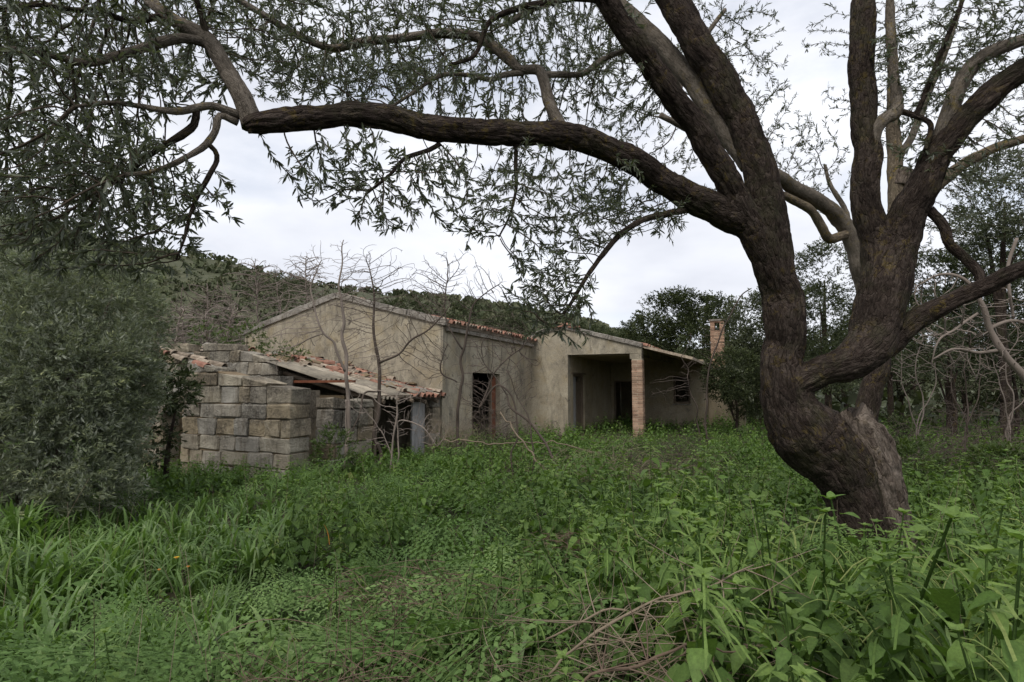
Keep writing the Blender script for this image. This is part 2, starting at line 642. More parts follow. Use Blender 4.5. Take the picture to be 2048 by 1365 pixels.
M = {}
M['plaster'] = plaster_mat('lime_plaster', (0.32, 0.278, 0.205), (0.125, 0.112, 0.09), (0.44, 0.39, 0.295), 1.0)
M['plaster_inner'] = plaster_mat('porch_plaster', (0.34, 0.285, 0.195), (0.19, 0.16, 0.115), (0.42, 0.36, 0.26), 0.55)
M['cornice'] = stone_mat('weathered_cornice', [(0.0, (0.34, 0.31, 0.27)), (1.0, (0.44, 0.40, 0.34))], 0.5)
M['stone'] = stone_mat('sandstone_block', [(0.0, (0.37, 0.30, 0.195)), (0.35, (0.42, 0.36, 0.265)), (0.7, (0.40, 0.375, 0.325)), (1.0, (0.47, 0.415, 0.31))], 0.85)
M['core'] = plain_mat('earth_mortar', (0.12, 0.09, 0.055), (0.24, 0.18, 0.11), 9, 0.97, 0.02)
M['tile'] = plain_mat('terracotta_tile', (0.19, 0.085, 0.058), (0.34, 0.19, 0.135), 7, 0.9, 0.01, byobj=0.4)
M['tile_old'] = plain_mat('lichen_covered_tile', (0.15, 0.115, 0.085), (0.40, 0.33, 0.25), 9, 0.93, 0.012, byobj=0.3)
M['sheet'] = plain_mat('fibre_cement', (0.17, 0.15, 0.12), (0.40, 0.35, 0.27), 3.2, 0.93, 0.008, byobj=0.25)
M['brick'] = plain_mat('fired_brick', (0.25, 0.148, 0.10), (0.41, 0.285, 0.20), 6, 0.92, 0.01, byobj=0.34)
M['mortar'] = plain_mat('pale_mortar', (0.33, 0.28, 0.20), (0.46, 0.40, 0.30), 12, 0.95, 0.01)
M['old_wood'] = plain_mat('weathered_wood', (0.09, 0.065, 0.045), (0.24, 0.19, 0.14), 9, 0.9, 0.01, (6, 6, 0.6))
M['grey_door'] = plain_mat('peeling_grey_paint', (0.22, 0.215, 0.21), (0.40, 0.39, 0.375), 5, 0.75, 0.005, (3, 3, 0.8))
M['rust'] = plain_mat('rusty_steel', (0.10, 0.032, 0.018), (0.22, 0.085, 0.045), 9, 0.85, 0.008)
M['dark_floor'] = plain_mat('earth_floor', (0.05, 0.04, 0.03), (0.10, 0.08, 0.055), 4, 0.97)
M['soil'] = plain_mat('leafy_soil', (0.022, 0.026, 0.012), (0.055, 0.048, 0.026), 5, 0.97, 0.03)
M['bark'] = bark_mat('olive_bark', (0.015, 0.0105, 0.008), (0.042, 0.031, 0.025), (0.092, 0.073, 0.06), lich=0.2, moss=0.3, crack=0.6)
M['bark_pale'] = bark_mat('smooth_olive_bark', (0.075, 0.062, 0.048), (0.165, 0.140, 0.112), (0.25, 0.215, 0.175), lich=0.45, cscale=1.5, crack=0.3)
M['bark_lichen'] = bark_mat('lichen_olive_bark', (0.07, 0.055, 0.04), (0.15, 0.12, 0.085), (0.26, 0.21, 0.15), lichen=(0.36, 0.25, 0.03), lich=0.85, moss=0.2, crack=0.5)
M['deadwood'] = bark_mat('grey_deadwood', (0.03, 0.022, 0.017), (0.12, 0.095, 0.076), (0.27, 0.225, 0.185), lich=0.1, cscale=0.7, crack=0.5)
M['twig'] = tint_mat('olive_twig', [(0.0, (0.05, 0.038, 0.028)), (1.0, (0.12, 0.095, 0.07))])
M['bare_twig'] = tint_mat('bare_grey_twig', [(0.0, (0.13, 0.105, 0.088)), (1.0, (0.27, 0.225, 0.19))])
M['dark_twig'] = tint_mat('bare_dark_twig', [(0.0, (0.045, 0.035, 0.028)), (1.0, (0.14, 0.11, 0.09))])
M['dry'] = tint_mat('dry_stalk', [(0.0, (0.11, 0.08, 0.055)), (1.0, (0.30, 0.245, 0.175))])
M['dry_red'] = tint_mat('dry_brown_stalk', [(0.0, (0.075, 0.048, 0.035)), (1.0, (0.19, 0.14, 0.10))])
M['olive_leaf'] = leaf_mat('olive_leaf', [(0.0, (0.028, 0.038, 0.016)), (0.6, (0.055, 0.07, 0.032)), (1.0, (0.10, 0.115, 0.058))], 0.22, 0.42, back=(0.135, 0.15, 0.115))
M['olive_leaf_far'] = leaf_mat('olive_leaf_far', [(0.0, (0.04, 0.05, 0.024)), (0.6, (0.075, 0.09, 0.045)), (1.0, (0.13, 0.145, 0.085))], 0.22, 0.5)
M['wild_leaf'] = leaf_mat('wild_olive_leaf', [(0.0, (0.10, 0.122, 0.078)), (0.7, (0.205, 0.235, 0.148)), (1.0, (0.35, 0.37, 0.19))], 0.22, 0.65, back=(0.27, 0.29, 0.23), spec=0.15)
M['dark_leaf'] = leaf_mat('evergreen_leaf', [(0.0, (0.024, 0.032, 0.013)), (0.7, (0.055, 0.07, 0.028)), (1.0, (0.11, 0.12, 0.05))], 0.18, 0.6, spec=0.2)
M['scrub'] = leaf_mat('hill_scrub_leaf', [(0.0, (0.048, 0.058, 0.034)), (0.6, (0.092, 0.105, 0.06)), (1.0, (0.165, 0.16, 0.105))], 0.1, 0.85, spec=0.05)
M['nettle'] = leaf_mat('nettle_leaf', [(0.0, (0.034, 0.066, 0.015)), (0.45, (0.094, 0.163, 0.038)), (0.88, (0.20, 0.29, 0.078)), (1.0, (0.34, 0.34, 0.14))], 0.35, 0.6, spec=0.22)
M['hemlock'] = leaf_mat('ferny_leaf', [(0.0, (0.048, 0.090, 0.024)), (0.6, (0.13, 0.215, 0.066)), (1.0, (0.24, 0.335, 0.125))], 0.32, 0.62, spec=0.12)
M['grass'] = leaf_mat('grass_blade', [(0.0, (0.06, 0.11, 0.023)), (0.6, (0.14, 0.235, 0.06)), (1.0, (0.28, 0.355, 0.15))], 0.34, 0.42, spec=0.4)
M['young'] = leaf_mat('young_green_leaf', [(0.0, (0.05, 0.085, 0.02)), (1.0, (0.11, 0.15, 0.04))], 0.3, 0.5)
M['yellow'] = plain_mat('yellow_petal', (0.75, 0.50, 0.02), (0.85, 0.62, 0.05), 30, 0.6)
M['orange'] = plain_mat('orange_petal', (0.55, 0.20, 0.03), (0.65, 0.30, 0.06), 30, 0.6)

# ------------------------------------------------------------------ the land
def smooth01(t):
    t = np.clip(t, 0, 1)
    return t * t * (3 - 2 * t)

def gz(x, y):
    """ground height"""
    x = np.asarray(x, float); y = np.asarray(y, float)
    p = np.stack([x * 0.35, y * 0.35, np.zeros_like(x)], -1)
    z = (fbm(p, 3, 3) - 0.5) * 0.22
    return z - 0.10 * smooth01((y - 6) / 8)

def hill_z(x, y):
    """the long hillside behind the house: higher to the left"""
    x = np.asarray(x, float); y = np.asarray(y, float)
    az = np.clip(x / np.maximum(y, 1), -2.5, 2.5)            # ridge profile, seen from the plot
    prof = np.interp(az, [-2.5, -1.2, -0.89, -0.64, -0.50, -0.31, -0.12, 0.02, 0.16, 0.30, 0.6, 2.5],
                     [0.34, 0.33, 0.28, 0.233, 0.215, 0.172, 0.152, 0.138, 0.108, 0.075, 0.06, 0.05])
    p = np.stack([x * 0.012, y * 0.012, np.zeros_like(x)], -1)
    top = prof * 260.0
    rise = smooth01((y - 55) / 205.0) ** 1.15
    return top * rise + (fbm(p, 21, 4) - 0.5) * 14.0 * smooth01((y - 60) / 120.0)

xs = np.concatenate([np.linspace(-600, -60, 20), np.linspace(-50, -14, 16), np.linspace(-12, 16, 60), np.linspace(18, 60, 16), np.linspace(70, 600, 20)])
ys = np.concatenate([np.linspace(-600, -20, 16), np.linspace(-12, 26, 80), np.linspace(28, 75, 24)])
X, Yg = np.meshgrid(xs, ys)
g = Geo()
nx = len(xs)
ii, jj = np.meshgrid(np.arange(nx - 1), np.arange(len(ys) - 1))
a = (jj * nx + ii).ravel()
quads = np.stack([a, a + 1, a + nx + 1, a + nx], 1)
g.add(np.stack([X, Yg, gz(X, Yg)], -1).reshape(-1, 3), quads)
tag(g.build('ground', M['soil'], smooth=True), 'dark leafy soil under the nettles and grass', kind='structure')

xs = np.linspace(-520, 420, 150)
ys = np.linspace(60, 420, 70)
X, Yh = np.meshgrid(xs, ys)
g = Geo()
nx = len(xs)
ii, jj = np.meshgrid(np.arange(nx - 1), np.arange(len(ys) - 1))
a = (jj * nx + ii).ravel()
g.add(np.stack([X, Yh, hill_z(X, Yh) - 0.4], -1).reshape(-1, 3), np.stack([a, a + 1, a + nx + 1, a + nx], 1))
hm = plain_mat('hillside_soil', (0.036, 0.045, 0.022), (0.105, 0.105, 0.062), 0.6, 0.97)
tag(g.build('hill', hm, smooth=True), 'long scrub covered hillside behind the ruined house', kind='structure')
g = Geo()
Vf = np.array([(-2500, -2500, -1.2), (2500, -2500, -1.2), (2500, 2500, -1.2), (-2500, 2500, -1.2)], float)
g.add(Vf, [(0, 1, 2, 3)])
tag(g.build('terrain', hm), 'low plain that reaches the horizon', kind='structure')

# clump of small leaf faces used for far shrubs
def clump_proto(n, size, flat=1.0, seed=1):
    r = np.random.default_rng(seed)
    c = nrm(r.normal(size=(n, 3))) * (r.random((n, 1)) ** 0.45)
    c[:, 2] = c[:, 2] * flat
    rot = frames(nrm(c + r.normal(0, 0.7, (n, 3))), roll=r.random(n) * 6.28)
    q = np.array([(-.5, -.3, 0), (.5, -.3, 0), (.5, .3, 0.1), (-.5, .3, 0)]) * size
    V = np.einsum('nij,mj->nmi', rot, q) * (0.6 + 0.8 * r.random((n, 1, 1))) + c[:, None, :]
    Q = np.arange(n * 4).reshape(n, 4)
    A = np.repeat(r.random(n), 4)
    return V.reshape(-1, 3), Q, np.zeros((0, 3), np.int64), A

cl = clump_proto(13, 0.72, 0.75, 4)
g = Geo()
n = 8500
sy = 64 + 230 * rng.random(n) ** 0.8
sx = (rng.random(n) * 2.3 - 1.35) * sy
keep = (vnoise(np.stack([sx * 0.02, sy * 0.02, np.zeros(n)], -1), 5) + 0.55 * rng.random(n)) > 0.52
sx, sy = sx[keep], sy[keep]
n = len(sx)
sc = (0.65 + 1.15 * rng.random(n) ** 2.4) * (0.75 + sy / 300)
rot = frames(np.tile((1.0, 0, 0), (n, 1)), roll=np.zeros(n))
ang = rng.random(n) * 6.28
rot = np.stack([np.stack([np.cos(ang), -np.sin(ang), 0 * ang], -1), np.stack([np.sin(ang), np.cos(ang), 0 * ang], -1), np.tile((0, 0, 1.0), (n, 1))], 1)
near = sy < 120
hp_ = np.stack([sx, sy, hill_z(sx, sy) + sc * 0.45], -1)
instance(g, cl, hp_[~near], rot[~near], sc[~near], tint=rng.random((~near).sum()), mix=0.65)
instance(g, clump_proto(36, 0.32, 0.8, 14), hp_[near], rot[near], sc[near] * 1.15, tint=rng.random(near.sum()), mix=0.65)
tag(g.build('hillside_scrub', M['scrub']), 'grey green scrub scattered over the distant hillside', kind='stuff')

# ------------------------------------------------------------------ the ruined farmhouse
from mathutils import Matrix
HO = np.array((-1.97, 16.32))                     # near corner of the main block
HU = np.array((0.9198, -0.3925))                  # along the gable walls, to the right
HV = np.array((0.3925, 0.9198))                   # along the side walls, away from the plot
FLOOR = -0.10

def hp(a, b, z):
    q = HO + a * HU + b * HV
    return np.array((q[0], q[1], z))

def hframe(V):
    """(a, b, z) rows to world"""
    V = np.asarray(V, float)
    q = HO[None] + V[:, :1] * HU[None] + V[:, 1:2] * HV[None]
    return np.column_stack([q, V[:, 2]])

HROT = np.array([[HU[0], HV[0], 0], [HU[1], HV[1], 0], [0, 0, 1.0]])

def mat4(R, p):
    m = np.eye(4)
    m[:3, :3] = R
    m[:3, 3] = p
    return Matrix(m.tolist())

def wall(geo, axis, at, r0, r1, th, zb, top, holes=(), cuts=()):
    """a wall with openings. axis 'a': runs along a at b = at (thickness th in +b); axis 'b': runs along b at a = at (thickness in -a).
    top is a function of the running coordinate; holes are (r0, r1, z0, z1)"""
    cs = sorted(set([r0, r1] + [h for q in holes for h in q[:2]] + list(cuts)))
    cs = [c for c in cs if r0 <= c <= r1]
    def W(r, d, z):
        return (r, at + d, z) if axis == 'a' else (at - d, r, z)
    V, Q = [], []
    def quad(*p):
        k = len(V)
        V.extend(p)
        Q.append((k, k + 1, k + 2, k + 3))
    for c0, c1 in zip(cs[:-1], cs[1:]):
        hs = sorted([h for h in holes if h[0] <= c0 + 1e-6 and h[1] >= c1 - 1e-6], key=lambda h: h[2])
        lo = zb
        spans = []
        for h in hs:
            if h[2] > lo:
                spans.append((lo, lo, h[2], h[2]))
            lo = h[3]
        spans.append((lo, lo, top(c0), top(c1)))
        for z00, z01, z10, z11 in spans:
            quad(W(c0, 0, z00), W(c1, 0, z01), W(c1, 0, z11), W(c0, 0, z10))
            quad(W(c1, th, z01), W(c0, th, z00), W(c0, th, z10), W(c1, th, z11))
        quad(W(c0, 0, top(c0)), W(c1, 0, top(c1)), W(c1, th, top(c1)), W(c0, th, top(c0)))
    for r in (r0, r1):
        quad(W(r, 0, zb), W(r, th, zb), W(r, th, top(r)), W(r, 0, top(r)))
    for h in holes:
        quad(W(h[0], 0, h[2]), W(h[0], th, h[2]), W(h[0], th, h[3]), W(h[0], 0, h[3]))
        quad(W(h[1], th, h[2]), W(h[1], 0, h[2]), W(h[1], 0, h[3]), W(h[1], th, h[3]))
        quad(W(h[0], 0, h[3]), W(h[0], th, h[3]), W(h[1], th, h[3]), W(h[1], 0, h[3]))
        if h[2] > zb:
            quad(W(h[0], th, h[2]), W(h[0], 0, h[2]), W(h[1], 0, h[2]), W(h[1], th, h[2]))
    geo.add(hframe(V), Q)
    return geo

def stone_mesh(w, d, h0, h1, c=0.025, jit=0.02, mat=None, name='stone'):
    """chamfered block: w along x, d along y, h0..h1 tall at its two ends"""
    V, F, T = [], [], []
    ix = {}
    for sx in (0, 1):
        for sy in (0, 1):
            for sz in (0, 1):
                for f in range(3):
                    q = [sx * w, sy * d, 0.0]
                    i = [c, c, c]
                    i[f] = 0
                    x = sx * w + (i[0] if sx == 0 else -i[0])
                    y = sy * d + (i[1] if sy == 0 else -i[1])
                    hh = h0 + (h1 - h0) * (x / w)
                    z = i[2] if sz == 0 else hh - i[2]
                    ix[sx, sy, sz, f] = len(V)
                    V.append((x, y, z))
    for f, (u, v) in ((0, (1, 2)), (1, (0, 2)), (2, (0, 1))):
        for s in (0, 1):
            q = []
            for (p, r) in ((0, 0), (1, 0), (1, 1), (0, 1)):
                k = [0, 0, 0]
                k[f], k[u], k[v] = s, p, r
                q.append(ix[k[0], k[1], k[2], f])
            flip = (s == 0) != (f == 1)
            F.append(q[::-1] if flip else q)
    for e in range(3):
        o1, o2 = [f for f in range(3) if f != e]
        for s1 in (0, 1):
            for s2 in (0, 1):
                k0 = [0, 0, 0]; k1 = [0, 0, 0]
                k0[o1] = k1[o1] = s1
                k0[o2] = k1[o2] = s2
                k1[e] = 1
                F.append([ix[(*k0, o1)], ix[(*k1, o1)], ix[(*k1, o2)], ix[(*k0, o2)]])
    for sx in (0, 1):
        for sy in (0, 1):
            for sz in (0, 1):
                T.append([ix[sx, sy, sz, 0], ix[sx, sy, sz, 1], ix[sx, sy, sz, 2]])
    V = np.array(V) + rng.normal(0, jit, (24, 3)) * 0.6
    g = Geo()
    g.add(V, F, T)
    me = g.mesh(name, mat)
    return me

def stone_wall(part, axis, at, r0, r1, th, zb, top, holes=(), ch=0.33, wr=(0.36, 0.8), mat=None, ragged=0.0):
    """lays separate blocks in courses as children of part"""
    z = zb
    row = 0
    topmax = max(top(r0), top(r1), top((r0 + r1) / 2))
    while z < topmax - 0.08:
        h = ch * (0.84 + 0.32 * rng.random())
        if z + h * 1.5 > topmax:
            h = topmax - z
        r = r0
        first = True
        while r < r1 - 0.02:
            w = wr[0] + (wr[1] - wr[0]) * rng.random()
            if first and row % 2:
                w *= 0.6
            first = False
            w = min(w, r1 - r)
            if r1 - r - w < 0.22:
                w = r1 - r
            stop = [q for q in holes if q[2] < z + h * 0.5 < q[3]]
            e = r + w
            skip = False
            for q in stop:
                if q[0] <= r + 0.01 < q[1]:
                    skip = True
                    e = q[1]
                elif r < q[0] < e:
                    e = q[0]
            if skip:
                r = e
                first = True
                continue
            w = e - r
            g0 = 0.009
            h0 = min(h, top(r + g0) - z) - g0
            h1 = min(h, top(r + w - g0) - z) - g0
            if ragged and z + h > topmax - 0.06 and rng.random() < ragged:
                r = e
                continue
            if max(h0, h1) > 0.07 and w > 0.06:
                h0, h1 = max(h0, 0.05), max(h1, 0.05)
                me = stone_mesh(w - g0, th, h0, h1, c=min(0.026, w * 0.2, 0.3 * min(h0, h1)), mat=mat)
                o = link('stone', me, part)
                off = rng.normal(0, 0.011)
                if axis == 'a':
                    o.matrix_basis = mat4(HROT, hp(r + g0 / 2, at + off, z))
                else:
                    R = np.column_stack([HROT[:, 1], -HROT[:, 0], HROT[:, 2]])
                    o.matrix_basis = mat4(R, hp(at - off, r + g0 / 2, z))
            r = e
        z += h
        row += 1

def barrel_tile(name, mat, L=0.46, r0=0.098, r1=0.078, th=0.016, seg=5):
    """half round roof tile, axis along +x"""
    V, Q = [], []
    for x, r in ((0, r1), (L, r0)):
        for rr in (r, r - th):
            for k in range(seg + 1):
                a = math.pi * k / seg
                V.append((x, rr * math.cos(a), rr * math.sin(a)))
    n = seg + 1
    for k in range(seg):
        Q += [(k, 2 * n + k, 2 * n + k + 1, k + 1), (n + k + 1, 3 * n + k + 1, 3 * n + k, n + k),
              (k, k + 1, n + k + 1, n + k), (2 * n + k, 3 * n + k, 3 * n + k + 1, 2 * n + k + 1)]
    Q += [(0, n, 3 * n, 2 * n), (seg, 2 * n + seg, 3 * n + seg, n + seg)]
    g = Geo()
    g.add(V, Q)
    return g.mesh(name, mat)

TILE = [barrel_tile('roof_tile', M['tile']), barrel_tile('roof_tile', M['tile_old'], 0.44, 0.095, 0.075)]

def put_tile(parent, p, x, y, tilt=0.0, me=None, name='roof_tile'):
    """a tile whose axis runs along x (down the slope) and whose back is up"""
    x = nrm(np.array(x, float)); y = np.array(y, float)
    z = nrm(np.cross(x, y)); y = np.cross(z, x)
    c, s = math.cos(tilt), math.sin(tilt)
    x2, y2 = c * x + s * y, -s * x + c * y
    o = link(name, me or TILE[0], parent)
    o.matrix_basis = mat4(np.column_stack([x2, y2, z]), p)
    return o

house = empty('farmhouse', hp(0, 0, FLOOR), 'long derelict farmhouse with stained ochre plaster, tiled eaves and an open porch', 'house')
E = EYE
RIDGE, EAVE = 2.84 + E, 1.83 + E
SL = (RIDGE - EAVE) / 3.82
gtop = lambda a: RIDGE - SL * abs(a + 3.82)
g = Geo()
wall(g, 'a', 0.0, -7.64, 0.0, 0.45, -0.5, gtop, [(-4.55, -4.27, 2.37, 2.66)], (-3.82,))
g.build('gable_wall', M['plaster'], house)
g = Geo()
wall(g, 'b', 0.003, 0.452, 6.94, 0.45, -0.5, lambda b: EAVE + 0.02, [(1.86, 3.95, -0.4, 0.52 + E)])
g.build('side_wall', M['plaster'], house)
# hidden sides, floor and roof slabs keep the rooms dark
for args in (('b', -7.19, 0.453, 16.0, 0.45, -0.5, lambda b: EAVE + 0.02), ('a', 15.6, -7.18, 0.0, 0.4, -0.5, gtop, (), (-3.82,)), ('b', 0.0, 6.945, 15.59, 0.4, -0.5, lambda b: EAVE - 0.3)):
    g = Geo()
    wall(g, *args)
    g.build('rear_wall', M['plaster_inner'], house)
g = Geo()
box(g, (-7.19, 0.46, -0.6), (5.9, 18.0, FLOOR), frame=hframe)
g.build('floor_slab', M['dark_floor'], house)

def slab(geo, a0, z0, a1, z1, b0, b1, th):
    V = []
    for b in (b0, b1):
        V += [(a0, b, z0 - th), (a1, b, z1 - th), (a1, b, z1), (a0, b, z0)]
    geo.add(hframe(V), [(0, 1, 2, 3), (7, 6, 5, 4), (0, 4, 5, 1), (1, 5, 6, 2), (2, 6, 7, 3), (3, 7, 4, 0)])

roof = empty('roof', hp(0, 0, EAVE)); roof.parent = house; roof.matrix_parent_inverse = world_of(house).inverted()
g = Geo()
slab(g, -3.82, RIDGE + 0.10, 0.16, EAVE + 0.10 - SL * 0.16 - 0.005, 0.10, 16.0, 0.09)
slab(g, -7.80, EAVE + 0.10 - SL * 0.16, -3.823, RIDGE + 0.10, 0.10, 16.0, 0.09)
g.build('roof_slab', M['tile_old'], roof)

def coping(parent, a0, z0, a1, z1, b, n, h=0.19, out=0.07, th=0.20):
    """weathered coping blocks laid up a gable rake"""
    for k in range(n):
        t0, t1 = k / n, (k + 1) / n
        p0 = np.array(hp(a0 + (a1 - a0) * t0, b - out + rng.normal(0, .004), z0 + (z1 - z0) * t0))
        p1 = np.array(hp(a0 + (a1 - a0) * t1, b - out, z0 + (z1 - z0) * t1))
        x = p1 - p0
        Ln = np.linalg.norm(x)
        x = x / Ln
        y = np.array((HV[0], HV[1], 0))
        z = np.cross(x, y)
        if z[2] < 0:
            x, p0 = -x, p1
            z = np.cross(x, y)
        o = link('coping_stone', stone_mesh(Ln - 0.012, th, h * (1 + rng.normal(0, .04)), h * (1 + rng.normal(0, .04)), 0.015, 0.007, M['cornice'], 'coping_stone'), parent)
        o.matrix_basis = mat4(np.column_stack([x, y, z]), p0)

coping(roof, -7.75, gtop(-7.75) - 0.01, -3.82, RIDGE - 0.01, 0, 6)
coping(roof, -3.82, RIDGE - 0.01, 0.10, gtop(0.10) - 0.01, 0, 6)
# eaves of the main block: a cornice and two rows of half round tiles
g = Geo()
box(g, (0.005, 0.14, EAVE - 0.165), (0.13, 6.94, EAVE - 0.03), frame=hframe)
g.build('cornice', M['cornice'], roof)
sl = np.array((HU[0], HU[1], -SL))
yv = np.array((HV[0], HV[1], 0.0))
for k in range(33):
    b = 0.18 + k * 0.208
    for row in range(2):
        a = -0.18 - row * 0.40 + rng.normal(0, 0.015)
        put_tile(roof, hp(a, b + rng.normal(0, .008), gtop(min(a, 0)) + 0.10 + (0.03 if row else 0.0) + rng.normal(0, .006)), sl, yv, rng.normal(0, .03), TILE[0] if rng.random() < .72 else TILE[1])
for k in range(3):
    put_tile(roof, hp(-3.82, 0.05 + k * 0.4, RIDGE + 0.10), yv, -HROT[:, 0], 0, name='ridge_tile')

# the wing with the porch, set back by 6.94 m
WR, WE = 2.36 + E, 1.52 + E
WSL = (WR - WE) / 3.1
wtop = lambda a: WR - WSL * abs(a - 1.23)
PB = 1.31 + E                                      # underside of the porch beam
wing = empty('porch_wing', hp(0, 6.94, FLOOR)); wing.parent = house; wing.matrix_parent_inverse = world_of(house).inverted()
g = Geo()
wall(g, 'a', 6.94, 0.004, 4.33, 0.35, -0.5, wtop, [(1.51, 4.33, -0.5, PB)], (1.23,))
g.build('porch_front', M['plaster'], wing)
g = Geo()
wall(g, 'b', 4.33, 7.295, 14.036, 0.26, PB - 0.02, lambda b: WE - 0.02)
g.build('porch_beam', M['plaster'], wing)
g = Geo()
wall(g, 'b', 1.51, 7.292, 14.03, 0.3, -0.5, lambda b: PB - 0.04 + 0.10, [(7.62, 9.22, -0.4, 0.6 + E)])
g.build('porch_side_wall', M['plaster_inner'], wing)
g = Geo()
wall(g, 'a', 14.04, 1.21, 5.97, 0.35, -0.5, lambda a: WE - WSL * (a - 4.33) - 0.02, [(1.63, 2.68, -0.4, 0.41 + E), (4.49, 5.27, -0.69 + E, 0.64 + E)])
wall(g, 'b', 5.972, 14.392, 18.0, 0.35, -0.5, lambda b: WE - WSL * 1.64 - 0.02)
g.build('porch_back_wall', M['plaster_inner'], wing)
g = Geo()
box(g, (1.512, 7.3, PB - 0.03), (4.06, 14.03, PB + 0.05), frame=hframe)
g.build('porch_ceiling', M['plaster_inner'], wing)
g = Geo()
box(g, (1.2, 17.6, -0.5), (5.6, 17.9, 3.2), frame=hframe)
g.build('inner_wall', M['plaster_inner'], wing)
g = Geo()
box(g, (0.9, 14.4, -0.5), (1.195, 17.6, 3.2), frame=hframe)
g.build('inner_wall', M['plaster_inner'], wing)
g = Geo()
slab(g, 1.23, WR + 0.10, 6.12, WE - WSL * 1.79 + 0.10, 7.05, 18.0, 0.10)
slab(g, -1.9, wtop(-1.9) + 0.10, 1.227, WR + 0.10, 7.05, 18.0, 0.10)
g.build('roof_slab', M['tile_old'], wing)
coping(wing, 0.06, wtop(0.06) - 0.005, 1.23, WR - 0.005, 6.94, 2, 0.17)
coping(wing, 1.23, WR - 0.005, 4.36, wtop(4.36) - 0.005, 6.94, 5, 0.17)
for k in range(32):
    b = 7.12 + k * 0.216
    a = 4.08 + rng.normal(0, .015)
    put_tile(wing, hp(a, b, wtop(a) + 0.10), np.array((HU[0], HU[1], -WSL)), yv, rng.normal(0, .03), TILE[0] if rng.random() < .45 else TILE[1])
for k in range(3):
    put_tile(wing, hp(0.9 + k * 0.33, 6.88, WR + 0.095 - 0.10 * abs(k - 1)), HROT[:, 0] + np.array((0, 0, -.1 * (k - 1))), yv, name='ridge_tile')
coping(wing, 4.36, wtop(4.36) + 0.02, 6.1, wtop(6.1) + 0.02, 14.04, 3, 0.16, 0.09)

# brick pier of the porch
pier = empty('brick_pier', hp(4.18, 7.14, FLOOR)); pier.parent = house; pier.matrix_parent_inverse = world_of(house).inverted()
bm_a = stone_mesh(0.392, 0.190, 0.066, 0.066, 0.006, 0.003, M['brick'], 'brick')
bm_b = stone_mesh(0.190, 0.392, 0.066, 0.066, 0.006, 0.003, M['brick'], 'brick')
zt = PB - 0.20
nc = int((zt - FLOOR) / 0.076)
for k in range(nc):
    z = FLOOR + k * 0.076
    for s in (0, 1):
        o = link('brick', bm_a if k % 2 else bm_b, pier)
        q = hp(3.96 + rng.normal(0, .003), 6.945 + s * 0.2 + rng.normal(0, .003), z) if k % 2 else hp(3.96 + s * 0.2 + rng.normal(0, .003), 6.945 + rng.normal(0, .003), z)
        o.matrix_basis = mat4(HROT, q)
g = Geo()
box(g, (3.968, 6.953, FLOOR), (4.342, 7.327, zt), frame=hframe)
g.build('mortar_core', M['mortar'], pier)
g = Geo()
box(g, (3.90, 6.948, zt), (4.325, 7.36, PB - 0.003), frame=hframe)
g.build('capital', M['plaster'], pier)

# chimney
chim = empty('chimney', hp(6.42, 16.5, 2.6)); chim.parent = house; chim.matrix_parent_inverse = world_of(house).inverted()
cb = [stone_mesh(0.21, 0.55, 0.07, 0.07, 0.006, 0.003, M['brick'], 'brick'), stone_mesh(0.315, 0.27, 0.07, 0.07, 0.006, 0.003, M['brick'], 'brick')]
ztop = 5.12
k = 0
z = 2.35
while z < ztop - 0.08:
    slot = ztop - 0.56 < z < ztop - 0.17
    if k % 2 == 0:
        for s in range(3):
            if slot and s == 1:
                continue
            o = link('brick', cb[0], chim)
            o.matrix_basis = mat4(HROT, hp(6.09 + s * 0.22 + rng.normal(0, .004), 16.22 + rng.normal(0, .004), z))
    else:
        for s in range(4):
            if slot:
                continue
            o = link('brick', cb[1], chim)
            o.matrix_basis = mat4(HROT, hp(6.09 + (s % 2) * 0.327 + rng.normal(0, .004), 16.22 + (s // 2) * 0.28 + rng.normal(0, .004), z))
        if slot:
            for s in (0, 2):
                o = link('brick', cb[0], chim)
                o.matrix_basis = mat4(HROT, hp(6.09 + s * 0.22, 16.22, z))
    z += 0.08
    k += 1
g = Geo()
box(g, (6.10, 16.235, 2.3), (6.73, 16.76, ztop - 0.56), frame=hframe)
g.build('mortar_core', M['mortar'], chim)
g = Geo()
box(g, (6.04, 16.17, ztop - 0.05), (6.80, 16.83, ztop + 0.03), frame=hframe)
g.build('cap_slab', M['cornice'], chim)
g = Geo()
wall(g, 'a', 15.3, 5.98, 7.6, 0.35, -0.5, lambda a: 2.58 - 0.2 * (a - 5.98))
wall(g, 'b', 7.6, 15.655, 18.0, 0.35, -0.5, lambda b: 2.24)
g.build('annex_wall', M['plaster_inner'], house)
g = Geo()
slab(g, 5.98, 2.70, 7.75, 2.34, 15.2, 18.0, 0.10)
g.build('annex_roof', M['cornice'], house)

# joinery
def frame_part(parent, name, axis, at, r0, r1, z0, z1, w=0.07, d=0.09, mat='old_wood', sill=True):
    f = Geo()
    def bx(ra, rb, za, zb_):
        if axis == 'a':
            box(f, (ra, at, za), (rb, at + d, zb_), frame=hframe)
        else:
            box(f, (at - d, ra, za), (at, rb, zb_), frame=hframe)
    bx(r0, r0 + w, z0, z1)
    bx(r1 - w, r1, z0, z1)
    bx(r0 + w, r1 - w, z1 - w, z1)
    if sill:
        bx(r0 + w, r1 - w, z0, z0 + w)
    return f.build(name, M[mat], parent)

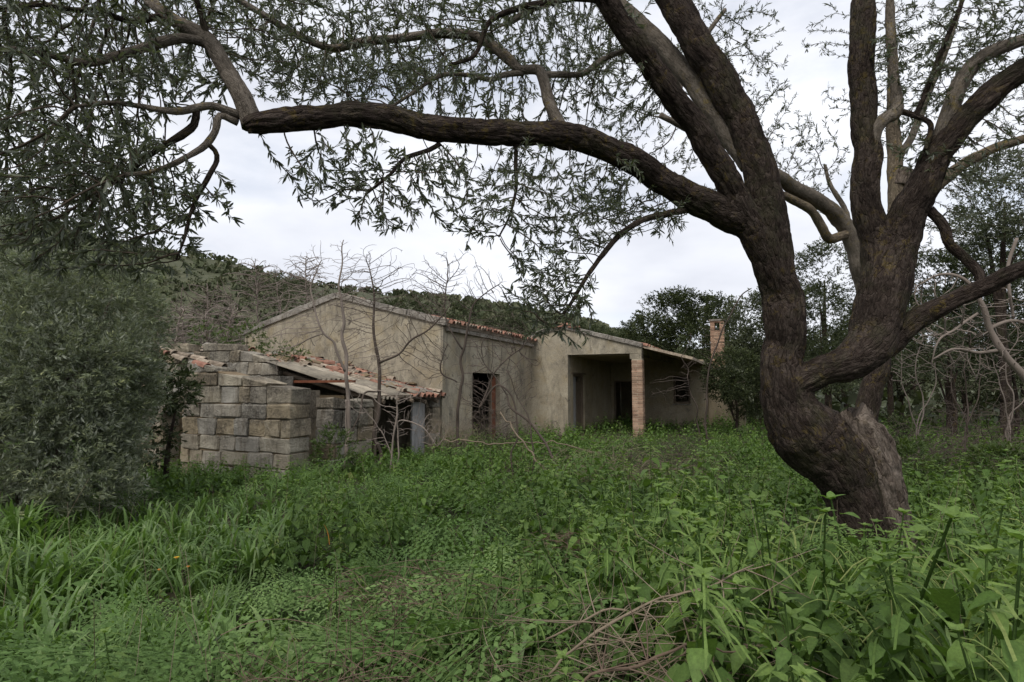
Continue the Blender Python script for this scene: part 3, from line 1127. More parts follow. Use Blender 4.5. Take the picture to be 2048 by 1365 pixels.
win = empty('window', hp(4.88, 14.04, 1.6)); win.parent = house; win.matrix_parent_inverse = world_of(house).inverted()
frame_part(win, 'window_frame', 'a', 14.10, 4.49, 5.27, -0.69 + E, 0.64 + E, 0.09)
g = Geo(); box(g, (4.44, 14.0, -0.75 + E), (5.32, 14.1, -0.70 + E), frame=hframe); g.build('sill', M['cornice'], win)
ent = empty('doorway', hp(2.1, 14.04, 0)); ent.parent = house; ent.matrix_parent_inverse = world_of(house).inverted()
frame_part(ent, 'door_frame', 'a', 14.12, 1.63, 2.68, -0.35, 0.41 + E, 0.08, sill=False)
sd = empty('side_doorway', hp(1.5, 8.4, 0)); sd.parent = house; sd.matrix_parent_inverse = world_of(house).inverted()
frame_part(sd, 'door_frame', 'b', 1.45, 7.62, 9.22, -0.35, 0.6 + E, 0.09, sill=False)
g = Geo(); box(g, (1.30, 7.40, 0.6 + E), (1.55, 9.36, 0.66 + E), frame=hframe); g.build('lintel', M['old_wood'], sd)
g = Geo(); box(g, (1.33, 7.72, -0.3), (1.375, 8.42, 0.50 + E), frame=hframe)
for zz in (0.15, 1.15):
    box(g, (1.376, 7.79, zz), (1.388, 8.35, zz + 0.75), frame=hframe)
g.build('door_leaf', M['grey_door'], sd)
g = Geo(); box(g, (1.33, 8.46, -0.3), (1.37, 9.12, 0.32 + E), frame=hframe); g.build('door_leaf', M['old_wood'], sd)
gate = empty('wide_doorway', hp(0, 2.9, 0)); gate.parent = house; gate.matrix_parent_inverse = world_of(house).inverted()
g = Geo(); box(g, (-0.22, 3.52, -0.4), (-0.14, 3.60, 0.48 + E), frame=hframe); g.build('door_post', M['old_wood'], gate)
g = Geo(); box(g, (-0.20, 3.62, -0.35), (-0.15, 3.93, 0.46 + E), frame=hframe); g.build('door_leaf', M['rust'], gate)
g = Geo(); box(g, (-0.40, 1.8, 0.52 + E), (-0.02, 4.05, 0.56 + E), frame=hframe); g.build('lintel', M['old_wood'], gate)

# ------------------------------------------------------------------ the stone shed against the gable
T0 = -5.75                                         # its front face in house coordinates
shed = empty('stone_shed', hp(0, T0, FLOOR), 'roofless fronted sandstone shed with a sagging tile and corrugated sheet roof', 'shed')
def shed_wall(name, axis, at, r0, r1, th, zb, top, holes=(), cuts=(), **kw):
    g = Geo()
    ins = 0.045
    hh = [(h[0] - 0.02, h[1] + 0.02, h[2], h[3] + 0.02) for h in holes]
    wall(g, axis, at + ins if axis == 'a' else at - ins, r0 + ins, r1 - ins, th - 2 * ins, zb, lambda r: top(r) - (0.38 if kw.get('ragged') else 0.05), hh, cuts)
    part = g.build(name, M['core'], shed)
    stone_wall(part, axis, at, r0, r1, th, FLOOR - 0.12, top, holes, mat=M['stone'], **kw)
    return part
ftop = lambda a: np.interp(a, [-4.5, -2.36, -2.30, -0.62, -0.56, 0.0], [2.62, 2.13, 2.13, 1.76, 1.72, 1.68])
fw = shed_wall('front_wall', 'a', T0, -2.95, 0.0, 0.55, -0.5, ftop, (), (-2.36, -2.3, -.62, -.56), ch=0.315, wr=(0.26, 0.78))
lw = shed_wall('end_wall', 'a', T0 + 0.12, -4.5, -2.955, 0.45, -0.5, lambda a: ftop(a) - 0.02, [(-3.75, -3.10, -0.5, 1.22)], (), ch=0.36)
pw = shed_wall('door_pillar', 'b', 0.0, T0 + 1.2, T0 + 2.61, 0.45, -0.5, lambda b: 1.42 + 0.10 * math.sin(b * 4), (), (), ch=0.36, wr=(0.3, 0.7), ragged=0.25)
ew = shed_wall('corner_pier', 'b', 0.0, T0 + 5.28, -0.06, 0.42, -0.5, lambda b: 1.55, (), (), ch=0.36)
utop = lambda a: np.interp(a, [-7.2, -5.05, -5.0, -4.25, -4.2, -3.65, -3.6, -3.0], [2.92, 2.90, 2.86, 2.84, 2.60, 2.56, 2.34, 2.26])
uw = shed_wall('upper_wall', 'a', T0 + 2.62, -7.2, -3.0, 0.4, 0.0, utop, (), (-5.05, -5.0, -4.25, -4.2, -3.65, -3.6), ch=0.34, wr=(0.34, 0.75), ragged=0.3)
g = Geo()
for args in (('b', -6.85, T0 + 3.03, -0.06, 0.4, -0.5, lambda b: 2.7), ('a', T0 + 2.64, -2.99, -0.9, 0.3, -0.5, lambda a: 1.5), ('b', -4.2, T0 + 0.6, T0 + 2.6, 0.3, -0.5, lambda b: 1.2)):
    g = Geo()
    wall(g, *args)
    g.build('inner_wall', M['core'], shed)
for c0, c1 in (((-1.55, T0 + 1.5, -.3), (-1.15, T0 + 2.1, 1.62)), ((-2.95, T0 + 1.9, -.3), (-2.2, T0 + 2.34, 1.96))):
    g = Geo()
    box(g, c0, c1, frame=hframe)
    g.build('wall_stub', M['stone'], shed)
# coping on the raking top of the front wall and tiles on the end wall
for k in range(6):
    a = -4.35 + k * 0.33
    put_tile(lw, hp(a, T0 + 0.3 + rng.normal(0, .05), ftop(a) + rng.normal(0, .015) - 0.01), np.array((HU[0], HU[1], -.24)), yv, rng.normal(0, .2), TILE[1])
    if k % 2:
        put_tile(lw, hp(a - .1, T0 + 0.12, ftop(a) - 0.01), np.array((HU[0], HU[1], -.24)), yv, rng.normal(0, .25), TILE[k % 4 // 2])

rz = lambda a, t: E - 0.17 - 0.245 * a * (1.0 - 0.10 * max(0, (-a - 3) / 2)) + 0.03 * math.sin(2.1 * t + a) - 0.06 * math.exp(-((a + 1.8) ** 2 + (t + 1.7) ** 2))
sroof = empty('shed_roof', hp(-2, T0 + 4, 2)); sroof.parent = shed; sroof.matrix_parent_inverse = world_of(shed).inverted()
# rafters and a broken deck below the covering
for t in np.arange(T0 + 2.85, -0.05, 0.62):
    g = Geo()
    pp = np.array([hp(a, t + 0.03 * math.sin(a * 3), rz(a, t) - 0.12) for a in np.linspace(0.10, -6.6, 9)])
    tube(g, pp, np.full(9, 0.055), 7, tint=0.3)
    g.build('rafter', M['old_wood'], sroof)
g = Geo()
na, nt = 22, 12
AA, TT = np.meshgrid(np.linspace(0.02, -6.7, na), np.linspace(T0 + 2.95, -0.03, nt))
Z = np.array([[rz(a, t) - 0.045 for a, t in zip(ra, rt)] for ra, rt in zip(AA, TT)]) + rng.normal(0, 0.012, AA.shape)
top_ = hframe(np.stack([AA.ravel(), TT.ravel(), Z.ravel()], 1))
bot_ = top_ - np.array((0, 0, 0.03))
ii, jj = np.meshgrid(np.arange(na - 1), np.arange(nt - 1))
a = (jj * na + ii).ravel()
q = np.stack([a, a + 1, a + na + 1, a + na], 1)
N0 = na * nt
g.add(np.vstack([top_, bot_]), np.vstack([q, q[:, ::-1] + N0]))
g.build('roof_deck', M['tile_old'], sroof)
# corrugated fibre cement sheets along the front edge
def sheet(a0, Ln, t0, W, lift, yaw=0.0, roll=0.0):
    n = int(W / 0.022)
    V, Q = [], []
    for i in range(n + 1):
        y = W * i / n
        zc = 0.03 * math.sin(2 * math.pi * y / 0.177)
        for x in (0, Ln * 0.5, Ln):
            e = 0.02 * math.sin(i * 1.7) if x else 0
            V.append((x + e, y, zc - 0.02 * (x / Ln) ** 2))
    m = len(V)
    V += [(x, y, z - 0.008) for x, y, z in V]
    for i in range(n):
        for k in range(2):
            p = i * 3 + k
            Q += [(p, p + 1, p + 4, p + 3), (m + p + 3, m + p + 4, m + p + 1, m + p)]
        Q += [(i * 3 + 2, m + i * 3 + 2, m + i * 3 + 5, i * 3 + 5), (i * 3, i * 3 + 3, m + i * 3 + 3, m + i * 3)]
    Q += [(0, m, m + 1, 1), (1, m + 1, m + 2, 2), (n * 3, n * 3 + 1, m + n * 3 + 1, m + n * 3), (n * 3 + 1, n * 3 + 2, m + n * 3 + 2, m + n * 3 + 1)]
    gg = Geo()
    gg.add(V, Q)
    o = link('corrugated_sheet', gg.mesh('corrugated_sheet', M['sheet']), sroof)
    x = nrm(np.array((HU[0], HU[1], -0.25)))
    y = np.array((HV[0], HV[1], roll))
    y = nrm(y + yaw * x)
    x = nrm(x - y * x.dot(y))
    o.matrix_basis = mat4(np.column_stack([x, y, np.cross(x, y)]), hp(a0, t0, rz(a0, t0) + lift))
    return o
sheet(-3.30, 1.85, T0 + 2.50, 0.98, 0.06)
sheet(-3.30, 1.80, T0 + 3.44, 0.98, 0.075, 0.02)
sheet(-1.62, 1.75, T0 + 2.52, 1.02, 0.04, -0.03, -0.02)
sheet(-1.58, 1.62, T0 + 3.50, 0.92, 0.05, 0.05, 0.03)
sheet(-0.95, 1.05, T0 + 4.20, 0.62, 0.09, -0.06, 0.05)
# half round tiles over the rest
for i, t in enumerate(np.arange(T0 + 3.75, -0.12, 0.205)):
    for j in range(11):
        a = -0.32 - j * 0.375 + rng.normal(0, .02)
        if t < T0 + 4.35 and a > -3.3:
            continue
        if rng.random() < 0.10 + 0.5 * (a < -3.4):
            continue
        put_tile(sroof, hp(a, t + rng.normal(0, .012), rz(a, t) + 0.012 + rng.normal(0, .008) + 0.004 * j), np.array((HU[0], HU[1], -0.25)), yv, rng.normal(0, .07), TILE[0] if rng.random() < 0.80 - 0.5 * (a < -3.0) else TILE[1])
# broken tiles and slabs heaped on the upper part
frag = []
for k in range(4):
    frag.append(barrel_tile('broken_tile', M['tile_old'] if k % 2 else M['tile'], 0.16 + 0.08 * k, 0.095, 0.08, 0.016, 4))
frag.append(stone_mesh(0.34, 0.24, 0.06, 0.05, 0.012, 0.014, M['core'], 'broken_tile'))
frag.append(stone_mesh(0.5, 0.16, 0.05, 0.05, 0.012, 0.014, M['cornice'], 'broken_tile'))
for k in range(150):
    a = -3.1 - 3.4 * rng.random() ** 0.9
    t = T0 + 2.9 + 2.7 * rng.random()
    if k > 115:
        a, t = -0.3 - 2.8 * rng.random(), T0 + 4.0 + 1.6 * rng.random()
    R = frames(np.array([[HU[0] + rng.normal(0, .5), HU[1] + rng.normal(0, .5), -0.25 + rng.normal(0, .12)]]), roll=np.array([rng.normal(0, .35)]))[0]
    o = link('broken_tile', frag[int(rng.integers(0, 6))], sroof)
    o.matrix_basis = mat4(R, hp(a, t, rz(a, t) + 0.02 + 0.07 * rng.random()))
g = Geo(); box(g, (-3.45, T0 + 2.36, 1.80), (-0.42, T0 + 2.46, 1.86), frame=hframe); g.build('steel_beam', M['rust'], shed)
g = Geo(); box(g, (-0.16, T0 + 2.70, -0.3), (-0.05, T0 + 2.80, 1.40), frame=hframe); g.build('door_post', M['old_wood'], shed)
g = Geo(); box(g, (-0.30, T0 + 4.62, -0.3), (-0.25, T0 + 5.24, 1.30), frame=hframe); g.build('door_leaf', M['grey_door'], shed)
g = Geo(); box(g, (-0.10, T0 + 2.63, 1.42), (0.0, -0.07, 1.50), frame=hframe); g.build('eave_beam', M['old_wood'], shed)

# ------------------------------------------------------------------ the old olive tree that frames the view
def traced(pts):
    """(px, py, Y, radius in px) rows to a path and radii in metres"""
    p = np.array([P(x, y, d) for x, y, d, r in pts])
    r = np.array([r / FPX * d for x, y, d, r in pts])
    return p, r

def limb(geo, pts, step=0.03, sides=22, lump=0.10, ridge=0.4, seed=0):
    p, r = smooth_path(*traced(pts), step)
    w = (np.stack([vnoise(np.column_stack([np.arange(len(p)) * step * 4, np.full(len(p), k * 9.0), np.full(len(p), seed)]), seed + k) for k in range(3)], 1) - 0.5)
    p = p + w * r[:, None] * 0.25
    tube(geo, p, r, sides, lump, ridge, seed)
    return p, r

tree = empty('olive_tree', P(1748, 1120, 5.0) * np.array((1, 1, 0)), 'old gnarled olive tree with thick dark limbs arching over the whole plot', 'tree')
SK = []                                            # skeleton points branches may grow from
def keepsk(p, r, w=1.0, every=3):
    SK.append(p[::every])

g = Geo()
trunk = [(1738, 1220, 5, 71.8), (1730, 1120, 5, 60.7), (1716, 1040, 5, 49.7), (1698, 972, 5, 51.5), (1660, 912, 5, 60.7), (1612, 862, 5, 68.1), (1578, 806, 5, 49.2),
         (1567, 740, 5, 41), (1571, 680, 5, 37.7), (1564, 610, 5, 38.5), (1550, 545, 5, 37.7), (1536, 490, 4.97, 39.4), (1530, 440, 4.95, 34.4), (1520, 400, 4.94, 24.6)]
p, r = limb(g, trunk, 0.012, 120, 0.13, 0.5, 1)
g.build('trunk', M['bark'], tree, smooth=True, bark=True)
# cut stump, dead and hollow, grown together with the trunk
g = Geo()
st = [(x - 8, y, Y, r * 0.93) for x, y, Y, r in [(1800, 1200, 5.05, 78), (1782, 1100, 5.05, 62), (1768, 1030, 5.06, 54), (1757, 970, 5.06, 56), (1742, 915, 5.06, 58), (1722, 872, 5.06, 58), (1702, 842, 5.06, 55), (1690, 824, 5.06, 50)]]
pp, rr = smooth_path(*traced(st), 0.012)
tube(g, pp, rr, 90, 0.17, 0.6, 17, cap=True)
V = g.V[-1]
nr = len(pp)
ring = np.repeat(np.arange(nr), 90)
t = np.clip((ring - (nr - 26)) / 25.0, 0, 1)
body = V[:nr * 90]
side = (body[:, 0] - pp[ring][:, 0]) / 0.25
jag = vnoise(body * np.array((16, 16, 4)), 5) - 0.5 + 0.5 * (vnoise(body * np.array((45, 45, 6)), 6) - 0.5)
body[:, 2] += t * (jag * 0.16 - 0.10 * np.clip(side, -.3, 1.2))
body[:, 0] += t * 0.03 * jag
V[-1] += np.array((0.04, 0, -0.22))
g.build('cut_stump', M['deadwood'], tree, smooth=True, bark=True)
g = Geo()
tube(g, *[x for x in smooth_path(*traced([(1690, 935, 4.93, 40), (1668, 893, 4.9, 44), (1650, 858, 4.92, 34), (1640, 838, 4.95, 18), (1640, 828, 4.97, 6)]), 0.012)], 60, 0.25, 0.9, 27)
g.build('bark_lip', M['bark'], tree, smooth=True, bark=True)

LIMBS = [
    # name, material, points, sides, lump
    ('limb', 'bark', [(1560, 560, 4.98, 25.5), (1535, 498, 4.97, 33), (1500, 452, 4.95, 34.5), (1440, 424, 4.9, 30.8), (1380, 396, 4.8, 28.5), (1330, 364, 4.65, 27), (1285, 336, 4.55, 27), (1235, 308, 4.4, 26.2), (1180, 285, 4.3, 27), (1120, 274, 4.15, 26.2),
                      (1060, 267, 4.05, 24), (1000, 264, 3.95, 24.8), (930, 260, 3.85, 24.8), (880, 256, 3.75, 26.2), (830, 248, 3.68, 23.2), (780, 238, 3.6, 24.8), (720, 232, 3.5, 26.2), (660, 232, 3.4, 23.2), (600, 236, 3.32, 25.5), (550, 244, 3.25, 24.8), (512, 250, 3.2, 23.2), (490, 257, 3.18, 16.5)], 40, 0.15),
    ('limb', 'bark', [(1552, 560, 4.97, 19.5), (1535, 515, 4.95, 27), (1510, 470, 4.92, 30), (1478, 405, 4.85, 27), (1450, 352, 4.8, 26.2), (1420, 300, 4.75, 25.5), (1385, 245, 4.7, 24.8), (1340, 182, 4.6, 24), (1280, 100, 4.5, 23.2), (1228, 22, 4.4, 22.5), (1185, -45, 4.3, 21), (1120, -140, 4.2, 18)], 34, 0.12),
    ('limb', 'bark', [(1562, 560, 5, 24), (1551, 490, 5.02, 33.8), (1538, 415, 5.04, 34.5), (1522, 350, 5.05, 33.8), (1494, 270, 5.08, 32.2), (1462, 205, 5.1, 31.5), (1430, 140, 5.1, 31.5), (1392, 82, 5.12, 30), (1345, 5, 5.15, 29.2), (1305, -60, 5.2, 27), (1240, -170, 5.3, 22.5)], 36, 0.12),
    ('limb', 'bark_pale', [(1500, 330, 5.12, 19.5), (1455, 268, 5.2, 19.5), (1410, 200, 5.25, 19.5), (1365, 140, 5.3, 19.5), (1318, 85, 5.35, 18), (1272, 40, 5.4, 16.5), (1220, 0, 5.5, 14.2), (1150, -10, 5.6, 11.2), (1080, 10, 5.6, 9), (1010, 50, 5.6, 6)], 26, 0.08),
    ('limb', 'bark', [(1552, 838, 4.98, 18), (1572, 800, 4.95, 27), (1600, 768, 4.92, 30), (1650, 742, 4.88, 30.8), (1700, 722, 4.9, 35.2), (1738, 690, 4.93, 42), (1758, 640, 4.96, 46.5), (1770, 580, 4.98, 46.5), (1778, 525, 5, 45), (1795, 480, 5, 39), (1822, 420, 4.95, 33.8), (1856, 350, 4.9, 29.2), (1885, 298, 4.85, 27), (1930, 236, 4.78, 25.5), (1985, 186, 4.7, 24), (2048, 140, 4.6, 22.5), (2130, 92, 4.5, 20.2), (2230, 30, 4.4, 18)], 42, 0.13),
    ('limb', 'bark', [(1780, 640, 5, 22.5), (1768, 560, 5.02, 34.5), (1752, 490, 5.04, 32.2), (1738, 430, 5.04, 27.8), (1731, 370, 5.04, 27), (1733, 300, 5.05, 25.5), (1726, 220, 5.05, 24), (1722, 130, 5.05, 24.8), (1724, 40, 5.06, 23.2), (1728, -60, 5.1, 21), (1740, -190, 5.15, 16.5)], 34, 0.10),
    ('limb', 'bark', [(1742, 725, 4.98, 12), (1770, 698, 4.97, 21), (1800, 666, 4.96, 23.2), (1845, 632, 4.9, 21.8), (1900, 602, 4.84, 18.8), (1965, 578, 4.75, 17.2), (2010, 552, 4.7, 15.8), (2060, 532, 4.65, 14.2), (2150, 510, 4.55, 12)], 28, 0.12),
    ('limb', 'bark_pale', [(1852, 372, 4.9, 15), (1872, 310, 4.86, 16.5), (1892, 245, 4.84, 15.8), (1915, 175, 4.82, 15.8), (1950, 128, 4.8, 15), (2000, 98, 4.78, 13.5), (2070, 70, 4.75, 12), (2160, 20, 4.7, 9.8)], 24, 0.10),
    ('branch', 'bark_pale', [(506, 250, 3.2, 23.8), (497, 226, 3.2, 21.1), (482, 190, 3.22, 19.4), (458, 150, 3.25, 18.5), (440, 118, 3.26, 17.6), (420, 86, 3.28, 16.7), (392, 64, 3.3, 15.8), (360, 48, 3.35, 14.1), (318, 18, 3.4, 12.3), (272, -22, 3.5, 10.6), (200, -70, 3.6, 7.9)], 24, 0.08),
    ('branch', 'bark_pale', [(424, 96, 3.28, 10.6), (400, 84, 3.25, 10.6), (366, 78, 3.2, 9.7), (322, 86, 3.15, 10.6), (280, 100, 3.1, 9.7), (240, 112, 3.05, 9.7), (195, 124, 3, 9.7), (160, 126, 2.97, 8.8), (110, 112, 2.92, 7.9), (60, 102, 2.9, 7.9), (0, 98, 2.85, 7), (-80, 92, 2.8, 6.2)], 18, 0.08),
    ('branch', 'bark_pale', [(1136, 282, 4.15, 15), (1116, 240, 4.2, 13.2), (1098, 200, 4.25, 12.3), (1088, 160, 4.28, 11.4), (1075, 140, 4.3, 10.6), (1040, 140, 4.3, 8.8), (1015, 118, 4.35, 11.4), (985, 92, 4.38, 11.4), (945, 72, 4.4, 10.6), (880, 66, 4.4, 9.7), (800, 76, 4.35, 8.8), (730, 84, 4.3, 8.8), (660, 96, 4.2, 7.9), (580, 62, 4.1, 7), (510, 20, 4, 6.2), (430, -30, 3.9, 5.3)], 18, 0.09),
    ('branch', 'bark_pale', [(1046, 146, 4.3, 6.2), (1010, 150, 4.25, 6.2), (980, 160, 4.2, 5.3), (930, 150, 4.1, 4.4), (880, 152, 4, 4.4), (820, 190, 3.9, 3.5), (760, 230, 3.8, 2.6)], 12, 0.08),
    ('branch', 'bark_pale', [(1085, 150, 4.3, 7), (1110, 150, 4.4, 6.2), (1165, 148, 4.5, 6.2), (1205, 120, 4.6, 6.2), (1255, 98, 4.65, 5.3), (1290, 88, 4.6, 4.4)], 12, 0.08),
    ('branch', 'bark_pale', [(486, 232, 3.2, 9.7), (455, 222, 3.16, 8.8), (425, 212, 3.12, 7.9), (395, 216, 3.08, 7.9), (350, 224, 3, 7), (290, 214, 2.95, 5.3), (220, 206, 2.9, 4.4), (150, 214, 2.85, 3.5)], 14, 0.08),
    ('branch', 'bark_pale', [(476, 246, 3.18, 7.9), (440, 232, 3.14, 7.9), (430, 262, 3.12, 7), (412, 288, 3.1, 7), (388, 306, 3.06, 6.2), (345, 330, 3, 5.3), (300, 345, 2.95, 4.4), (250, 350, 2.9, 4.4)], 14, 0.08),
    ('branch', 'bark', [(392, 218, 3.08, 7.9), (388, 250, 3.1, 7.9), (362, 272, 3.1, 7.9), (330, 290, 3.1, 6.2), (285, 322, 3.1, 5.3), (250, 352, 3.1, 4.4), (200, 380, 3.1, 3.5)], 14, 0.08),
    ('branch', 'bark', [(412, 286, 3.1, 5.3), (430, 302, 3.12, 5.3), (434, 322, 3.13, 5.3), (420, 350, 3.12, 5.3), (396, 392, 3.1, 4.4), (380, 430, 3.08, 3.5), (368, 480, 3.05, 2.6), (352, 520, 3.05, 1.8)], 12, 0.06),
    ('branch', 'bark', [(1370, 420, 4.8, 7), (1330, 428, 4.6, 7), (1285, 440, 4.45, 6.2), (1240, 470, 4.35, 6.2), (1205, 510, 4.25, 5.3), (1170, 560, 4.15, 4.4), (1140, 610, 4.1, 3.5), (1110, 650, 4.05, 2.6)], 12, 0.06),
    ('branch', 'bark', [(880, 288, 3.78, 5.3), (860, 300, 3.76, 5.3), (810, 318, 3.7, 4.4), (780, 350, 3.62, 3.5), (730, 390, 3.55, 2.6)], 10, 0.06),
    ('branch', 'bark', [(1032, 290, 4, 4.4), (1031, 340, 4, 4.4), (1032, 378, 4, 3.5), (1020, 430, 4, 2.6), (1000, 470, 4, 1.8)], 10, 0.06),
    ('branch', 'bark_pale', [(1742, 300, 5, 13.2), (1750, 262, 4.97, 13.2), (1768, 238, 4.95, 13.2), (1792, 222, 4.95, 13.2), (1790, 170, 4.98, 9.7), (1783, 100, 5, 8.8), (1780, 20, 5.02, 7.9), (1778, -70, 5.05, 7)], 18, 0.10),
    ('branch', 'bark', [(1795, 222, 4.95, 7), (1830, 232, 4.9, 6.2), (1862, 250, 4.85, 5.3), (1850, 300, 4.8, 4.4)], 10, 0.08),
    ('branch', 'bark', [(1858, 420, 4.93, 9.7), (1888, 452, 4.9, 9.7), (1900, 488, 4.88, 9.7), (1930, 518, 4.85, 9.7), (1957, 548, 4.8, 10.6), (1962, 580, 4.77, 8.8)], 14, 0.12),
    ('branch', 'bark', [(1830, 236, 4.9, 5.3), (1850, 190, 4.85, 5.3), (1880, 110, 4.8, 5.3), (1905, 50, 4.8, 4.4), (1935, -20, 4.8, 3.5)], 10, 0.06),
    ('branch', 'bark', [(1210, 0, 4.4, 8.8), (1150, -6, 4.3, 8.8), (1095, 6, 4.2, 7.9), (1040, 16, 4.1, 7), (980, 44, 4, 5.3), (950, 110, 3.95, 4.4), (900, 130, 3.9, 3.5)], 12, 0.08),
    ('branch', 'bark', [(330, 30, 3.4, 7), (260, 42, 3.3, 6.2), (200, 22, 3.2, 6.2), (150, 20, 3.1, 5.3), (80, 10, 3, 4.4), (-20, 20, 2.9, 3.5)], 12, 0.08),
    ('branch', 'bark', [(420, 90, 3.28, 7), (405, 40, 3.25, 6.2), (390, -10, 3.2, 5.3), (380, -60, 3.2, 4.4)], 12, 0.06),
]
g2 = Geo()
for k, (nm, mt, pts, sides, lump) in enumerate(LIMBS):
    g = Geo()
    big = sides >= 24
    p, r = limb(g, pts, 0.014 if big else 0.03, int(sides * 2.1) if big else sides, lump, (0.36 if mt == 'bark' else 0.15) if big else 0.12, 31 + k)
    g.build(nm, M[mt], tree, smooth=True, bark=True)
    if k not in (0, 4, 5, 6) or nm == 'branch':
        keepsk(p, r)
    else:
        keepsk(p, r, every=12)

def blob(px, py, Y, rx, ry, rd, n, mul=1.0):
    """n points in an ellipsoid measured in the photograph at distance Y; rd in metres"""
    q = nrm(rng.normal(size=(n, 3))) * rng.random((n, 1)) ** 0.36
    c = P(px, py, Y)
    return c + q * np.array((rx / FPX * Y, rd, ry / FPX * Y))

ATT = [blob(110, 230, 2.95, 190, 150, 0.55, 420), blob(60, 400, 2.9, 130, 110, 0.5, 250), blob(230, 330, 3.0, 150, 90, 0.45, 230), blob(300, 420, 3.05, 110, 80, 0.35, 130),
       blob(150, 500, 3.0, 190, 50, 0.4, 120), blob(330, 500, 3.05, 45, 50, 0.2, 30),
       blob(120, 40, 3.0, 240, 90, 0.6, 330), blob(380, 10, 3.3, 160, 60, 0.5, 150), blob(340, 160, 3.1, 90, 60, 0.35, 90), blob(420, 380, 3.1, 50, 60, 0.2, 30),
       blob(610, 60, 3.9, 180, 70, 0.6, 210), blob(640, 160, 3.9, 150, 50, 0.5, 130), blob(830, 70, 4.1, 180, 90, 0.6, 200), blob(850, 180, 3.9, 130, 40, 0.4, 90), blob(1040, 40, 4.2, 130, 60, 0.5, 110),
       blob(980, 200, 4.1, 90, 50, 0.4, 60), blob(1200, 190, 4.8, 120, 90, 0.5, 130), blob(1240, 60, 4.7, 60, 50, 0.4, 50),
       blob(650, 350, 3.45, 75, 75, 0.28, 100), blob(740, 330, 3.5, 110, 50, 0.3, 90), blob(770, 420, 3.5, 70, 45, 0.25, 50), blob(880, 360, 3.7, 80, 60, 0.3, 70), blob(960, 430, 3.85, 80, 60, 0.3, 90),
       blob(1060, 380, 4.05, 90, 80, 0.3, 100), blob(1150, 440, 4.2, 100, 80, 0.35, 130), blob(1220, 360, 4.5, 70, 80, 0.4, 90), blob(1100, 540, 4.1, 60, 60, 0.3, 80), blob(1120, 620, 4.05, 75, 55, 0.28, 120), blob(1320, 430, 4.7, 60, 60, 0.3, 40),
       blob(1860, 120, 4.9, 130, 130, 0.5, 170), blob(1960, 60, 4.7, 100, 90, 0.5, 100), blob(1990, 300, 4.7, 90, 80, 0.4, 60), blob(1840, 300, 4.9, 50, 60, 0.3, 40)]
ATT += [blob(150, 60, 4.6, 330, 130, 0.7, 330), blob(520, 70, 5.2, 240, 110, 0.7, 260), blob(860, 60, 5.6, 260, 110, 0.7, 260), blob(1120, 90, 5.8, 160, 120, 0.6, 170),
        blob(1105, 590, 4.08, 85, 75, 0.3, 190), blob(1060, 500, 4.05, 50, 60, 0.25, 60), blob(180, 400, 3.9, 210, 110, 0.4, 200),
        blob(120, 330, 4.2, 230, 150, 0.5, 260), blob(700, 150, 5.2, 200, 60, 0.5, 110), blob(1010, 330, 5.2, 170, 60, 0.5, 90), blob(1230, 420, 5.4, 120, 70, 0.4, 80)]
A = np.vstack(ATT)
A = np.vstack([A, A + rng.normal(0, .05, A.shape)])
sk = np.vstack(SK)
pos, par = colonize(sk, A, 0.045, 0.055, 3.0, 120, (0, 0, -0.25), 0.22, 3)
rad = radii(par, 0.0021, 2.5, cap=0.012)
g = Geo()
ch = wood(g, pos, par, rad, 5, 4, tint=0.35)
g.build('twigs', M['twig'], tree)['kind'] = 'stuff'
OLIVE = leaf_proto([0, .28, .72, 1.0], [0, .10, .08, 0], 0.35, 0.12)

def leaf_up(geo, proto, pos, par, rad, thr, per, size, spread=0.9, droop=-0.1, rs=None, dens=None):
    rs = rs or rng
    i = np.where((par >= 0) & (rad < thr))[0]
    i = np.repeat(i, per)
    if dens is not None:
        i = i[rs.random(len(i)) < dens]
    seg = pos[i] - pos[par[i]]
    t = rs.random((len(i), 1))
    at = pos[par[i]] + seg * t
    d = nrm(seg)
    side = nrm(np.cross(d, nrm(rs.normal(size=d.shape))))
    dirs = nrm(d * 0.75 + side * spread + np.array((0, 0, droop)) + rs.normal(0, .15, d.shape))
    sc = size * (0.45 + 0.8 * rs.random(len(i)))
    instance(geo, proto, at, frames(dirs, roll=rs.normal(0, 1.0, len(i))), sc, tint=rs.random(len(i)), mix=1.0)

g = Geo()
leaf_up(g, OLIVE, pos, par, rad, 0.0034, 6, 0.057, spread=.52, droop=-.15)
crown = g.build('crown', M['olive_leaf'], tree)
crown['kind'] = 'stuff'
print('olive leaves tris', len(crown.data.polygons), 'nodes', len(pos))

